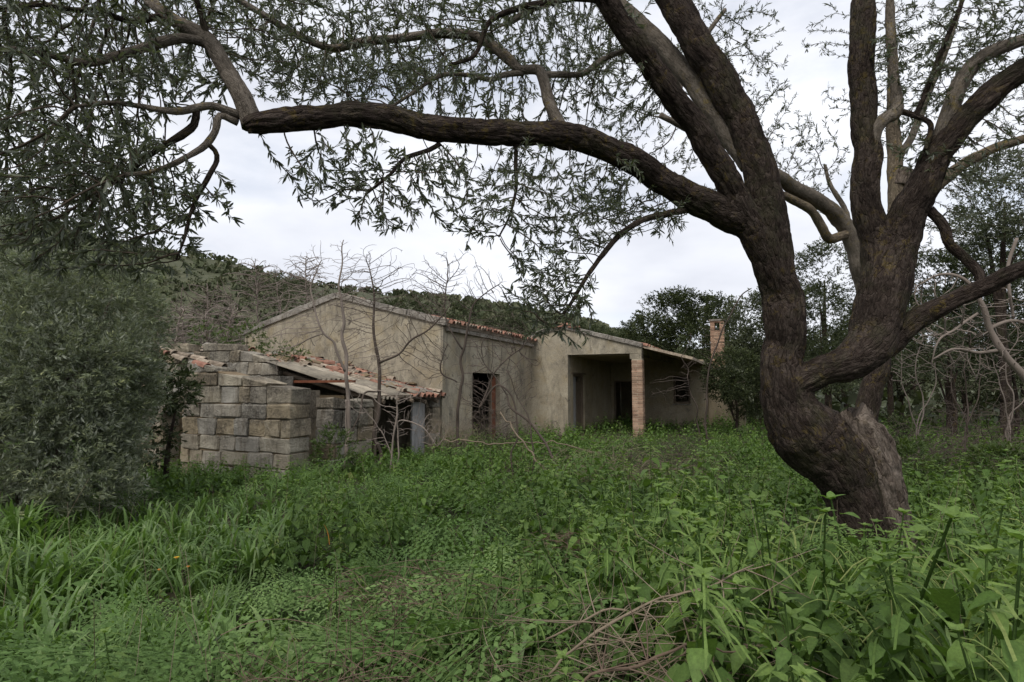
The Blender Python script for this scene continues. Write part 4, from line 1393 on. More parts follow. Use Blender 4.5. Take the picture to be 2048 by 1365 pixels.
# ------------------------------------------------------------------ the second olive behind it, pale and spotted with lichen
tree2 = empty('olive_tree', P(1745, 830, 9.0) * np.array((1, 1, 0)), 'slimmer olive tree behind, with pale limbs spotted in yellow lichen', 'tree')
SK = []
L2 = [
    ('trunk', 'bark', [(1718, 1010, 9.0, 30), (1724, 920, 9.0, 26), (1728, 880, 9.0, 24), (1740, 800, 9.0, 21), (1756, 740, 9.0, 19), (1770, 670, 9.0, 17), (1778, 590, 9.0, 16), (1788, 530, 9.0, 14)]),
    ('limb', 'bark_lichen', [(1781, 570, 9.0, 15), (1790, 510, 9.0, 16), (1794, 440, 9.0, 16), (1792, 370, 9.0, 15), (1788, 290, 9.0, 14), (1786, 200, 9.0, 12), (1784, 100, 9.0, 9), (1780, 0, 9.0, 7)]),
    ('limb', 'bark_pale', [(1762, 690, 9.0, 16), (1740, 610, 8.9, 17), (1722, 550, 8.8, 17), (1708, 490, 8.7, 17), (1682, 440, 8.6, 16), (1640, 405, 8.4, 15), (1590, 375, 8.2, 14), (1545, 345, 8.0, 13), (1480, 300, 7.8, 11), (1400, 270, 7.6, 8), (1320, 230, 7.5, 6)]),
    ('limb', 'bark_lichen', [(1690, 470, 8.6, 9), (1660, 478, 8.5, 10), (1642, 452, 8.4, 9), (1620, 420, 8.3, 9), (1585, 400, 8.2, 8), (1550, 385, 8.1, 7), (1480, 370, 8.0, 5)]),
    ('limb', 'bark_lichen', [(1800, 470, 9.0, 12), (1840, 420, 8.9, 12), (1870, 375, 8.8, 12), (1905, 345, 8.7, 12), (1950, 315, 8.6, 11), (2000, 292, 8.5, 10), (2060, 275, 8.4, 9), (2140, 250, 8.3, 7)]),
    ('limb', 'bark_pale', [(1790, 330, 9.0, 8), (1830, 260, 9.0, 7), (1860, 180, 9.0, 6), (1900, 80, 9.0, 5), (1930, -20, 9.0, 4)]),
    ('limb', 'bark_pale', [(1700, 470, 8.7, 6), (1690, 420, 8.7, 5), (1660, 370, 8.7, 4), (1650, 330, 8.7, 3)]),
    ('limb', 'bark_pale', [(1400, 270, 7.6, 7), (1360, 180, 7.6, 6), (1400, 90, 7.7, 5), (1450, 20, 7.8, 4)]),
]
for k, (nm, mt, pts) in enumerate(L2):
    g = Geo()
    p, r = limb(g, pts, 0.05, 16, 0.12, 0.3, 80 + k)
    g.build(nm, M[mt], tree2, smooth=True, bark=True)
    SK.append(p[::4])
g = Geo(); tube(g, *smooth_path(*traced([(1800, 372, 8.95, 17), (1806, 352, 8.93, 18), (1809, 340, 8.92, 17)]), 0.03), 14, 0.1, 0.3, 3)
g.build('sawn_stub', M['deadwood'], tree2, smooth=True, bark=True)
A = np.vstack([blob(1450, 80, 7.8, 130, 110, 0.8, 230), blob(1500, 200, 7.9, 90, 100, 0.7, 170), blob(1320, 260, 7.6, 130, 110, 0.7, 200), blob(1390, 330, 7.8, 90, 70, 0.5, 90), blob(1550, 300, 8.2, 70, 80, 0.5, 110), blob(1620, 270, 8.4, 70, 50, 0.4, 60),
               blob(1640, 350, 8.5, 70, 50, 0.4, 70), blob(1640, 60, 8.8, 40, 60, 0.4, 25), blob(1180, 100, 7.4, 120, 100, 0.6, 130), blob(1860, 160, 9.0, 130, 170, 0.8, 260), blob(1990, 140, 8.7, 110, 130, 0.8, 200), blob(1980, 390, 8.6, 110, 100, 0.7, 200), blob(1880, 470, 8.8, 60, 70, 0.5, 40)])
A = np.vstack([A, A[::2] + rng.normal(0, .12, A[::2].shape), blob(1780, 60, 8.9, 110, 90, .7, 120), blob(1700, 200, 8.7, 70, 60, .4, 30)])
pos, par = colonize(np.vstack(SK), A, 0.09, 0.13, 4.0, 80, (0, 0, -0.02), 0.2, 3)
rad = radii(par, 0.0026, 2.5, cap=0.014)
g = Geo(); wood(g, pos, par, rad, 5, 4, tint=0.6); g.build('twigs', M['twig'], tree2)['kind'] = 'stuff'
g = Geo(); leaf_up(g, OLIVE, pos, par, rad, 0.0062, 7, 0.064, spread=0.65, droop=0.02)
cr = g.build('crown', M['olive_leaf_far'], tree2); cr['kind'] = 'stuff'
print('tree2 leaves', len(cr.data.polygons), len(pos))

# ------------------------------------------------------------------ spray based crowns
def spray_proto(n, leaf, L=1.0, seed=0, bend=0.25):
    """a short twig with n leaves, length about 1, along +x"""
    r = np.random.default_rng(seed)
    G2 = Geo()
    t = np.linspace(0, 1, 3)
    path = np.column_stack([t * L, 0.06 * np.sin(t * 3), -bend * t * t])
    tube(G2, path, np.linspace(0.012, 0.005, 3), 3, tint=0.0, cap=False)
    tt = 0.12 + 0.88 * r.random(n)
    at = np.column_stack([tt * L, 0.06 * np.sin(tt * 3), -bend * tt * tt])
    sgn = np.where(np.arange(n) % 2 == 0, 1.0, -1.0)
    d = np.column_stack([0.7 + 0.2 * r.random(n), sgn * (0.5 + 0.4 * r.random(n)), r.normal(0.05, 0.35, n)])
    G3 = Geo()
    instance(G3, leaf, at, frames(d, roll=r.normal(0, 0.8, n)), 0.30 * (0.7 + 0.6 * r.random(n)), tint=r.random(n), mix=1.0)
    a, b = G2.arrays(), G3.arrays()
    k = len(a[0])
    return (np.vstack([a[0], b[0]]), np.vstack([a[1], b[1] + k]), np.vstack([a[2], b[2] + k]), np.concatenate([a[3], b[3]]))

LEAF4 = leaf_proto([0, .3, .7, 1.0], [0, .16, .13, 0], 0.3, 0.1)
LEAF2 = (np.array([(0, 0, 0), (.5, .22, .05), (1, 0, -.1), (.5, -.22, .05)], float), np.array([(0, 3, 2, 1)]), np.zeros((0, 3), np.int64), np.full(4, .5))
SPRAY = [spray_proto(16, LEAF4, seed=s) for s in range(3)]
SPRAY_THIN = [spray_proto(14, (np.array([(0, 0, 0), (.45, .13, .04), (1, 0, -.1), (.5, -.13, .04)], float), np.array([(0, 3, 2, 1)]), np.zeros((0, 3), np.int64), np.full(4, .5)), L=1.25, seed=30 + s_, bend=.1) for s_ in range(3)]
SPRAY_FAR = [spray_proto(11, LEAF2, seed=10 + s) for s in range(3)]

def shell(centre, radii_, n, inner=0.55, hollow=0.4):
    q = nrm(rng.normal(size=(n, 3)))
    k = inner + (1 - inner) * rng.random((n, 1)) ** hollow
    return np.asarray(centre) + q * k * np.asarray(radii_), q

def crown_of(name, lobes, size, mat, parent, protos, zmin=-9, up=0.25, lump=True, jit=0.5):
    g = Geo()
    for c, r, n in lobes:
        p, q = shell(c, r, n)
        if lump:
            kk = fbm(p / (np.mean(r) * 0.42), 41, 3) > 0.46
            p, q = p[kk], q[kk]
        m = p[:, 2] > zmin
        p, q = p[m], q[m]
        d = nrm(q + rng.normal(0, jit, q.shape) + np.array((0, 0, up)))
        pick = rng.integers(0, len(protos), len(p))
        for k in range(len(protos)):
            w = pick == k
            instance(g, protos[k], p[w], frames(d[w], roll=rng.normal(0, 0.9, w.sum())), size * (0.6 + 0.7 * rng.random(w.sum())), tint=rng.random(w.sum()), mix=0.4)
    o = g.build(name, mat, parent)
    o['kind'] = 'stuff'
    return o

def trunk_of(pts, rad, mat, parent, sides=10, name='trunk'):
    g = Geo()
    p, r = smooth_path(np.array(pts, float), np.array(rad, float), max(0.05, np.linalg.norm(np.array(pts[-1]) - np.array(pts[0])) / 30))
    tube(g, p, r, sides, 0.12, 0.2, 5)
    return g.build(name, mat, parent, smooth=True, bark=True)

# big wild olive bush on the left
c0 = P(60, 900, 7.6); c0[2] = 0
bush = empty('wild_olive_bush', c0, 'huge grey green wild olive bush beside the stone shed', 'bush')
lob = []
for px, py, Y, rx, ry, rd, n in [(30, 700, 7.4, 170, 140, 1.2, 1700), (130, 760, 7.2, 130, 110, 1.0, 1300), (195, 790, 7.5, 85, 110, 0.8, 800), (40, 880, 7.0, 170, 105, 1.0, 1400), (160, 920, 7.0, 95, 75, 0.7, 700),
                                 (120, 600, 7.8, 170, 90, 1.0, 1100), (225, 640, 8.2, 75, 90, 0.8, 600), (20, 520, 8.0, 140, 90, 0.9, 700), (248, 720, 7.6, 45, 60, 0.5, 300), (-120, 760, 7.4, 170, 220, 1.2, 700), (80, 980, 6.8, 170, 50, 0.7, 500), (230, 560, 8.4, 70, 60, .5, 260)]:
    lob.append((P(px, py, Y), (rx / FPX * Y, rd, ry / FPX * Y), n))
crown_of('crown', [(c, r, int(n * 1.55)) for c, r, n in lob], 0.20, M['wild_leaf'], bush, SPRAY_THIN, zmin=0.05, up=0.5, jit=0.75)
for k in range(9):
    b = c0 + np.array((rng.normal(0, .5), rng.normal(0, .4), -0.1))
    e = P(rng.uniform(-60, 260), rng.uniform(580, 800), 7.6)
    trunk_of([b, b * .5 + e * .5 + np.array((rng.normal(0, .2), rng.normal(0, .2), .2)), e], [0.06, 0.04, 0.012], M['bark_pale'], bush, 7, 'stem')
# dark shrub squeezed between the bush and the shed
c1 = P(345, 960, 9.6); c1[2] = 0
sh = empty('shrub', c1, 'dark leafy shrub in the shade between the wild olive bush and the shed', 'shrub')
crown_of('crown', [(P(312, 790, 9.8), (0.5, 0.5, 0.55), 300), (P(285, 860, 9.4), (0.45, 0.5, 0.6), 240), (P(345, 775, 10.4), (0.22, .3, .35), 90)], 0.24, M['dark_leaf'], sh, SPRAY, zmin=0.05)
trunk_of([c1 + np.array((-.1, 0, -.1)), c1 + np.array((-.1, 0, .6)), c1 + np.array((-.05, .1, 1.4))], [.05, .04, .015], M['bark'], sh, 7)

# trees beyond the house
def far_tree(px, base_y, Y, lobes, label, mat, size, cat='tree', name='evergreen_tree', group=None, tr=0.16, protos=None, bark='bark'):
    c = P(px, base_y, Y)
    c[2] = 0.0 if Y < 60 else float(hill_z(c[0], c[1]))
    o = empty(name, c, label, cat, group)
    lb = []
    top = c[2]
    for lx, ly, rx, ry, n in lobes:
        q = P(lx, ly, Y + rng.normal(0, 0.4))
        lb.append((q, (rx / FPX * Y, 0.8 * rx / FPX * Y, ry / FPX * Y), int(n * 1.5)))
        top = max(top, q[2])
    crown_of('crown', lb, size * 0.68, mat, o, protos or SPRAY_FAR, zmin=c[2], up=0.5)
    trunk_of([c - np.array((0, 0, .3)), c + np.array((.1, 0, (top - c[2]) * .4)), c + np.array((-.1, 0, (top - c[2]) * .85))], [tr, tr * .7, tr * .2], M[bark], o, 8)
    for k in range(3):
        q = lb[int(rng.integers(0, len(lb)))][0]
        b = c + np.array((0, 0, (top - c[2]) * (0.2 + 0.2 * k)))
        trunk_of([b, (b + q) / 2 + np.array((0, 0, .2)), q], [tr * .5, tr * .35, tr * .1], M[bark], o, 6, 'limb')
    return o

far_tree(1345, 840, 38, [(1330, 640, 55, 50, 700), (1370, 625, 55, 40, 650), (1300, 680, 45, 45, 550), (1370, 690, 80, 55, 900), (1415, 640, 40, 42, 500)], 'broad rounded evergreen rising behind the porch roof', M['dark_leaf'], 0.72)
far_tree(1440, 840, 34, [(1440, 640, 30, 45, 350), (1465, 690, 45, 60, 650), (1405, 700, 40, 40, 400)], 'dark evergreen filling in behind the brick chimney', M['dark_leaf'], 0.62)
far_tree(1275, 840, 46, [(1275, 690, 32, 40, 420), (1265, 665, 25, 22, 200)], 'small dark evergreen low behind the porch gable', M['dark_leaf'], 0.62)
far_tree(1515, 840, 26, [(1505, 650, 45, 60, 700), (1540, 700, 60, 70, 800), (1490, 740, 45, 60, 600)], 'dusky olive growth between the chimney and the big trunk', M['olive_leaf_far'], 0.5, name='olive_tree')
far_tree(925, 700, 75, [(928, 632, 34, 26, 500), (915, 655, 34, 22, 350)], 'solitary dark holm oak above the eaves at the foot of the hill', M['dark_leaf'], 0.9)
# thick growth on the right
far_tree(1655, 840, 24, [(1650, 560, 60, 70, 1015), (1640, 640, 65, 70, 1160), (1660, 720, 60, 60, 870)], 'tall olive seen through the fork of the big trunk', M['olive_leaf_far'], 0.42, name='olive_tree')
far_tree(1900, 850, 21, [(1870, 570, 70, 60, 870), (1950, 560, 80, 70, 1015), (1900, 650, 100, 70, 1450), (1990, 650, 80, 80, 1305), (1840, 690, 70, 60, 870), (2060, 600, 70, 110, 1160)], 'spreading olive with a dense low crown at the right edge', M['dark_leaf'], 0.42, name='olive_tree')
far_tree(2010, 850, 15, [(2010, 400, 90, 90, 1305), (2040, 500, 80, 70, 1015), (1960, 460, 60, 60, 580)], 'pale leaved olive standing high at the right edge', M['olive_leaf_far'], 0.3, name='olive_tree')
far_tree(1780, 850, 27, [(1760, 640, 50, 50, 725), (1790, 700, 50, 50, 725), (1720, 700, 40, 60, 725)], 'bushy evergreen half hidden behind the right limb', M['dark_leaf'], 0.45)
far_tree(1470, 850, 22, [(1470, 750, 52, 42, 800), (1500, 790, 45, 40, 600), (1440, 770, 28, 30, 300)], 'dark shrubby tree covering the corner of the house', M['dark_leaf'], 0.40, tr=.08)
for k, (px, py, Y, rx, ry, lab) in enumerate([(560, 560, 70, 60, 30, 'brownish bare topped tree on the slope above the shed'), (800, 607, 80, 44, 16, 'low dark oak row end on the ridge over the roof'), (1010, 640, 62, 40, 26, 'rounded grey green oak behind the eaves end'), (1180, 662, 64, 40, 22, 'low oak on the slope left of the porch gable'), (1240, 675, 58, 34, 20, 'squat oak on the slope right of the porch gable')]):
    far_tree(px, 720, Y, [(px, py + ry * .6, rx, ry, 420), (px - rx * .5, py + ry, rx * .6, ry * .8, 200), (px + rx * .5, py + ry, rx * .6, ry * .8, 200)], lab, M['scrub'] if k in (0, 2) else M['dark_leaf'], 0.9, name='oak_tree')
for px in (330, 420, 480):
    Y = 26 + 4 * rng.random()

far_tree(1830, 850, 44, [(1830, 690, 70, 45, 420), (1780, 710, 50, 35, 300), (1890, 705, 50, 40, 300)], 'low grey green tree far behind the right limb', M['olive_leaf_far'], 0.7, name='olive_tree')
far_tree(1985, 850, 48, [(1980, 680, 80, 55, 450), (2060, 690, 70, 50, 400)], 'low dark tree far behind the bleached branches', M['dark_leaf'], 0.75, name='oak_tree')
far_tree(1700, 850, 40, [(1695, 690, 60, 45, 400), (1640, 710, 50, 35, 300)], 'low bushy tree far behind the gap in the big trunk', M['dark_leaf'], 0.7, name='oak_tree')
far_tree(1905, 850, 17, [(1890, 640, 70, 60, 420), (1850, 700, 60, 55, 400), (1940, 690, 70, 60, 420)], 'leafy olive shrub tree filling the gap under the right limb', M['olive_leaf_far'], 0.33, name='olive_tree', tr=.08)
far_tree(2030, 850, 17.5, [(2020, 650, 70, 60, 420), (2060, 710, 70, 60, 400), (1980, 720, 60, 50, 350)], 'leafy dark shrub tree behind the bleached branches', M['dark_leaf'], 0.33, name='shrub_tree', tr=.08)
far_tree(1650, 850, 18, [(1640, 640, 45, 70, 420), (1660, 720, 50, 60, 400)], 'leafy shrub tree standing right behind the fork of the big trunk', M['dark_leaf'], 0.33, name='shrub_tree', tr=.07)
far_tree(1800, 850, 29, [(1800, 740, 60, 50, 420), (1860, 760, 60, 40, 400)], 'grey brown scrub tree above the bramble thicket near the stump', M['scrub'], 0.5, name='scrub_tree')
far_tree(1930, 850, 28, [(1920, 745, 60, 50, 420), (1980, 765, 60, 40, 400)], 'grey brown scrub tree above the middle of the bramble thicket', M['scrub'], 0.5, name='scrub_tree')
far_tree(2050, 850, 27, [(2040, 740, 60, 55, 420), (2100, 760, 60, 45, 300)], 'grey brown scrub tree above the right end of the bramble thicket', M['scrub'], 0.5, name='scrub_tree')
far_tree(1690, 850, 30, [(1680, 760, 60, 40, 420), (1630, 770, 40, 35, 300)], 'dusky scrub tree low behind the gap in the big trunk', M['olive_leaf_far'], 0.5, name='scrub_tree')
far_tree(2150, 850, 30, [(2130, 640, 80, 80, 500), (2180, 700, 80, 60, 400)], 'tall dark tree just past the right edge', M['dark_leaf'], 0.5, name='oak_tree')
# ------------------------------------------------------------------ bare saplings in front of the house
def bare_tree(base, tips, n, D, kill, label, mat, r_tip, cap, name='bare_tree', group=None, trunk_pts=None, mult=6.0, grav=(0, 0, .28), cat='tree', tint=0.5, tr=None):
    """base (px, py, Y); trunk_pts traced stems; tips list of blobs"""
    b = P(*base)
    o = empty(name, b * np.array((1, 1, 0)), label, cat, group)
    sk = []
    for k, tp in enumerate(trunk_pts):
        tp = [tuple(q) for q in tp]
        gy = 778 + FPX * (EYE + .08) / tp[0][2]
        if tp[0][1] > 800 and tp[0][1] < gy - 4:       # every stem starts in the soil
            tp = [(tp[0][0], gy, tp[0][2], tp[0][3])] + tp
        p, r = smooth_path(*traced(tp), 0.06)
        r = r * 0.5
        p = p + (np.stack([vnoise(np.column_stack([np.arange(len(p)) * .16, np.full(len(p), c * 7.0 + k), np.full(len(p), b[0] * 9)]), c) for c in range(3)], 1) - .5) * .14
        g = Geo()
        tube(g, p, r, 8, 0.12, 0.1, 3 + k, tint=tint)
        g.build('stem' if k else 'trunk', mat, o, smooth=True)
        sk.append(p[len(p) // 4:])
    A = np.vstack([blob(*t[:6], int(t[6] * mult)) for t in tips])
    pos, par = colonize(np.vstack(sk), A, D * .62, kill * .55, 6.0, 120, grav, 0.17, 3)
    rad = radii(par, r_tip, 2.7, cap=cap * .8)
    g = Geo()
    wood(g, pos, par, rad, 5, 3, tint=tint)
    k = g.build('twigs', mat, o); k['kind'] = 'stuff'
    return o

bare_tree((692, 925, 12), [(660, 560, 12, 90, 90, .7, 60), (600, 640, 12, 70, 70, .6, 40), (720, 620, 12, 60, 100, .6, 45), (560, 690, 12, 60, 60, .4, 20), (740, 720, 12, 50, 50, .4, 20)], 0, .14, .2,
          'two stemmed bare sapling with a pale stem before the shed doorway', M['bare_twig'], .0045, .02,
          trunk_pts=[[(700, 940, 12, 8), (697, 860, 12, 8), (695, 780, 12, 8), (690, 720, 12, 8), (684, 640, 12.1, 6), (684, 560, 12.1, 4), (690, 480, 12.2, 2)], [(693, 740, 12, 6), (672, 690, 11.9, 5), (640, 660, 11.8, 4), (622, 590, 11.8, 3), (640, 520, 11.8, 2)], [(690, 945, 12, 4), (694, 900, 12, 4), (690, 850, 12, 4), (695, 800, 12, 4)]], tint=.6)
bare_tree((757, 915, 12.4), [(760, 560, 12.4, 90, 80, .7, 60), (830, 600, 12.4, 80, 80, .6, 45), (700, 620, 12.4, 50, 70, .5, 20), (850, 720, 12.4, 60, 50, .4, 25), (790, 700, 12.4, 50, 60, .4, 25)], 0, .14, .2,
          'dark forked bare sapling between the two shed openings', M['dark_twig'], .0045, .02,
          trunk_pts=[[(757, 930, 12.4, 7), (754, 840, 12.4, 7), (753, 770, 12.4, 7), (754, 722, 12.4, 7), (746, 660, 12.4, 5), (748, 590, 12.4, 4), (735, 520, 12.4, 2)], [(754, 725, 12.4, 5), (800, 705, 12.3, 4), (825, 680, 12.2, 4), (870, 655, 12.2, 3), (900, 610, 12.1, 2)], [(754, 780, 12.4, 4), (730, 790, 12.2, 4), (715, 830, 12, 3), (700, 870, 12, 2)]])
bare_tree((905, 900, 13.5), [(900, 570, 13.5, 90, 80, .7, 70), (960, 600, 13.5, 70, 70, .6, 45), (850, 600, 13.5, 50, 80, .6, 30), (870, 720, 13.5, 40, 60, .4, 20), (1000, 660, 13.5, 50, 60, .4, 20)], 0, .15, .2,
          'bare sapling fanning out against the corner of the main block', M['dark_twig'], .0048, .02,
          trunk_pts=[[(918, 905, 13.5, 6), (916, 840, 13.5, 6), (920, 770, 13.5, 6), (928, 690, 13.5, 5), (938, 640, 13.5, 4), (955, 600, 13.5, 3), (1000, 570, 13.4, 2)], [(926, 700, 13.5, 4), (905, 670, 13.4, 3), (890, 620, 13.4, 3), (896, 560, 13.4, 2)], [(918, 770, 13.5, 3), (885, 740, 13.4, 3), (884, 715, 13.3, 2), (893, 690, 13.3, 2)]], tint=.4)
bare_tree((1110, 915, 10.5), [(1010, 700, 11, 90, 60, .6, 60), (960, 780, 11, 60, 60, .5, 60), (1060, 640, 10.8, 50, 50, .4, 25), (985, 840, 11, 50, 40, .4, 50), (1040, 770, 10.8, 50, 40, .4, 20)], 0, .12, .16,
          'leaning bare branchy sapling that crosses the wide doorway', M['dark_twig'], .0042, .016,
          trunk_pts=[[(1120, 930, 10.4, 6), (1090, 885, 10.5, 5), (1058, 850, 10.6, 5), (1025, 818, 10.7, 4), (1000, 780, 10.8, 3), (965, 720, 10.9, 2)], [(1028, 820, 10.7, 3), (1000, 770, 10.7, 4), (960, 815, 10.8, 4), (985, 745, 10.9, 3), (1040, 700, 11, 3), (1070, 660, 11, 2)], [(1066, 860, 10.6, 3), (1040, 800, 10.6, 2), (1010, 745, 10.6, 2)]], tint=.5)
bare_tree((785, 915, 11.6), [(800, 840, 11.6, 60, 40, .4, 30), (720, 800, 11.6, 40, 40, .3, 15), (860, 860, 11.6, 40, 40, .3, 15), (760, 870, 11.6, 40, 30, .3, 14), (820, 780, 11.6, 40, 40, .3, 14)], 0, .1, .15,
          'low pale dead shrub in front of the dark shed opening', M['bare_twig'], .0042, .012, name='dead_shrub', cat='shrub',
          trunk_pts=[[(785, 925, 11.6, 4), (788, 880, 11.6, 4), (793, 840, 11.6, 4), (797, 790, 11.6, 2)], [(785, 925, 11.6, 3), (768, 870, 11.6, 2), (760, 858, 11.6, 2)], [(795, 845, 11.6, 3), (840, 855, 11.5, 3), (870, 890, 11.5, 2)]], tint=.8)
bare_tree((1395, 850, 17), [(1380, 760, 17, 30, 40, .4, 14), (1420, 700, 17, 50, 60, .5, 22), (1340, 780, 16.5, 50, 30, .4, 14)], 0, .14, .2,
          'thin dark bare stem leaning past the porch window', M['dark_twig'], .005, .012,
          trunk_pts=[[(1412, 880, 16.8, 4), (1416, 800, 16.8, 4), (1422, 740, 16.8, 3), (1440, 670, 16.8, 3), (1470, 610, 16.8, 3), (1500, 575, 16.8, 2)], [(1400, 860, 17, 3), (1380, 770, 17, 2), (1366, 710, 17, 2)]], tint=.2)
labs = ['pale bare tree behind the shed, leftmost of the leafless row', 'twiggy bare tree over the left roof edge of the gable', 'bare tree with a tall feathery top behind the gable peak', 'low bare tree thicket directly behind the upper stone wall', 'reddish bare tree between the wild olive bush and the shed roof']
for k, (px, py, top, Y, w) in enumerate([(400, 720, 560, 24, 60), (500, 700, 510, 27, 70), (600, 690, 500, 30, 60), (450, 720, 600, 22, 60), (350, 720, 600, 20, 45)]):
    bare_tree((px, 830, Y), [(px, (top + py) / 2, Y, w, (py - top) / 2, 1.6, 150), (px + 25, top + 50, Y, w * .7, 45, 1.2, 60)], 0, .26, .30, labs[k], M['bare_twig'], .011, .05, group='leafless trees behind the shed',
              trunk_pts=[[(px, 850, Y, 4), (px + 8, 760, Y, 4), (px + 2, 690, Y, 4), (px + 16, 620, Y, 3), (px + 10, top + 20, Y, 1.5)], [(px, 780, Y, 3), (px - 30, 690, Y, 3), (px - 40, 620, Y, 1.5)]], tint=.35 + .12 * k)
# pale dead branches hanging at the right
bare_tree((2070, 760, 8), [(1900, 640, 8, 90, 60, .5, 40), (1990, 620, 8, 70, 60, .5, 30), (1940, 720, 8, 60, 50, .4, 25), (1860, 580, 8.2, 50, 40, .4, 20), (2000, 700, 8, 40, 40, .3, 12)], 0, .12, .2,
          'half dead olive with bleached crooked branches at the right edge', M['bare_twig'], .006, .025,
          trunk_pts=[[(2150, 1015, 8, 26), (2120, 860, 8, 22), (2060, 770, 8, 17), (2015, 718, 8, 13), (1985, 665, 8, 12), (1960, 615, 8, 10), (1930, 570, 8, 7), (1880, 550, 8.1, 5), (1838, 570, 8.2, 3)], [(2010, 710, 8, 8), (1950, 700, 8, 6), (1910, 690, 7.9, 5), (1870, 720, 7.9, 3)], [(1985, 660, 8, 8), (2020, 640, 8, 7), (2060, 645, 8, 6), (2120, 630, 8, 6)], [(1960, 620, 8, 6), (1915, 650, 8, 5), (1880, 690, 7.9, 4), (1868, 740, 7.9, 2)], [(2040, 470, 8, 7), (2020, 530, 8, 7), (2018, 580, 8, 6), (2030, 640, 8, 5)]], tint=.55, grav=(0, 0, -.15))
# rough growth that closes the plot at the back and on the right
g = Geo()
n = 900
yy = rng.uniform(24, 62, n); xx = rng.uniform(-1.1, 1.15, n) * yy
q = np.column_stack([xx - HO[0], yy - HO[1]]); a_, b_ = q @ HU, q @ HV
k = ~((a_ > -9) & (a_ < 8.5) & (b_ > -1) & (b_ < 19)); xx, yy = xx[k], yy[k]
sc_ = rng.uniform(.5, 1.25, len(xx))
instance(g, clump_proto(36, 0.3, 0.8, 9), np.column_stack([xx, yy, sc_ * .55 - .1]), frames(np.column_stack([np.cos(xx * 9), np.sin(xx * 9), 0 * xx])), sc_ * np.where(xx / yy > .35, 1.25, 1.0), tint=rng.random(len(xx)), mix=.6)
tag(g.build('distant_thicket', M['olive_leaf_far']), 'low grey green thicket closing off the back of the plot', kind='stuff')
# brown bramble thicket at the right
o = empty('bramble_thicket', P(1910, 850, 11) * np.array((1, 1, 0)), 'tangled brown thicket of leafless bramble to the right of the stump', 'thicket')
g = Geo()
for mx, my, Y, w_, h_, n_ in [(1800, 830, 10, .5, .5, 60), (1860, 800, 11, .8, .9, 110), (1945, 790, 10.5, .7, 1.1, 120), (2030, 800, 10, .7, .8, 110), (1900, 760, 13, 1.1, 1.4, 120), (2010, 740, 13.5, 1.1, 1.7, 130), (1790, 780, 13, .7, .9, 60), (2100, 780, 11, .8, 1.2, 60)]:
    c0_ = P(mx, my, Y); c0_[2] = 0
    for k in range(n_):
        c = c0_ + rng.normal(0, 1, 3) * np.array((w_ * .55, .4, 0))
        c[2] = .05 + h_ * rng.random() ** 1.4 * math.exp(-((c[0] - c0_[0]) / (w_ * 1.1)) ** 2)
        L_ = rng.uniform(.4, 1.3)
        d = nrm(np.array((rng.normal(0, 1), rng.normal(0, .6), rng.normal(0.35, .6))))
        t = np.linspace(-.5, .5, 7)[:, None]
        pth = c + d * t * L_ + np.array((0, 0, -1.0)) * (t * L_) ** 2 * rng.uniform(.1, .9) + rng.normal(0, .02, (7, 3))
        tube(g, pth, np.full(7, rng.uniform(.0025, .006)), 3, tint=rng.random() * .8, cap=False)
th = g.build('canes', M['dark_twig'], o); th['kind'] = 'stuff'
for px, w_, lab in [(1835, 40, 'grey leafless bush rising from the thicket nearest the stump'), (1930, 50, 'grey leafless bush in the middle of the thicket'), (2020, 50, 'grey leafless bush at the right end of the thicket')]:
    bare_tree((px, 850, 12), [(px, 690, 12, w_, 75, .6, 26), (px - 20, 740, 12, w_, 50, .5, 14)], 0, .17, .2, lab, M['bare_twig'] if px != 1930 else M['dark_twig'], .005, .02, name='leafless_bush', cat='bush',
              trunk_pts=[[(px, 870, 12, 3), (px + 6, 800, 12, 2.5), (px - 4, 740, 12, 2), (px + 10, 680, 12, 1.5)], [(px, 860, 12, 2.5), (px - 25, 780, 12, 2), (px - 30, 720, 12, 1.3)], [(px, 860, 12, 2.5), (px + 28, 790, 12, 2), (px + 40, 730, 12, 1.3)]], tint=.4)
for px, py, Y, r_, lab in [(1825, 835, 9.0, (.32, .3, .3), 'leafy green shrub just right of the cut stump'), (1990, 850, 8.5, (.4, .3, .3), 'leafy green shrub at the right edge below the bleached branches'), (1665, 800, 14, (.6, .4, .5), 'green shrub seen between the trunk and the right limb'), (1760, 790, 14, (.5, .4, .45), 'green shrub behind the top of the cut stump')]:
    c_ = P(px, py, Y); c_[2] = 0.15
    o_ = empty('green_shrub', c_, lab, 'shrub')
    crown_of('crown', [(c_ + np.array((0, 0, r_[2])), r_, 420)], .17, M['dark_leaf'] if Y > 12 else M['young'], o_, SPRAY)
    trunk_of([c_ - np.array((0, 0, .2)), c_ + np.array((0, 0, r_[2])), c_ + np.array((.05, 0, 1.6 * r_[2]))], [.02, .015, .005], M['bark'], o_, 6, 'stem')

# ------------------------------------------------------------------ nettles, ferny hemlock and grass
NLEAF_HI = leaf_proto([0, .05, .09, .14, .19, .25, .31, .37, .43, .49, .55, .61, .67, .73, .79, .85, .91, 1.0], [0, .14, .20, .25, .28, .295, .30, .295, .285, .27, .25, .23, .205, .18, .15, .115, .075, 0], 0.22, 0.35, 0.11)
NLEAF_MID = leaf_proto([0, .2, .5, .8, 1.0], [0, .29, .27, .13, 0], 0.25, 0.35)
NLEAF_FAR = (np.array([(0, 0, 0), (.35, .3, .05), (1, 0, -.3), (.35, -.3, .05)], float), np.array([(0, 3, 2, 1)]), np.zeros((0, 3), np.int64), np.full(4, .5))
NLEAF_LO = leaf_proto([0, .25, .65, 1.0], [0, .30, .22, 0], 0.25, 0.3)

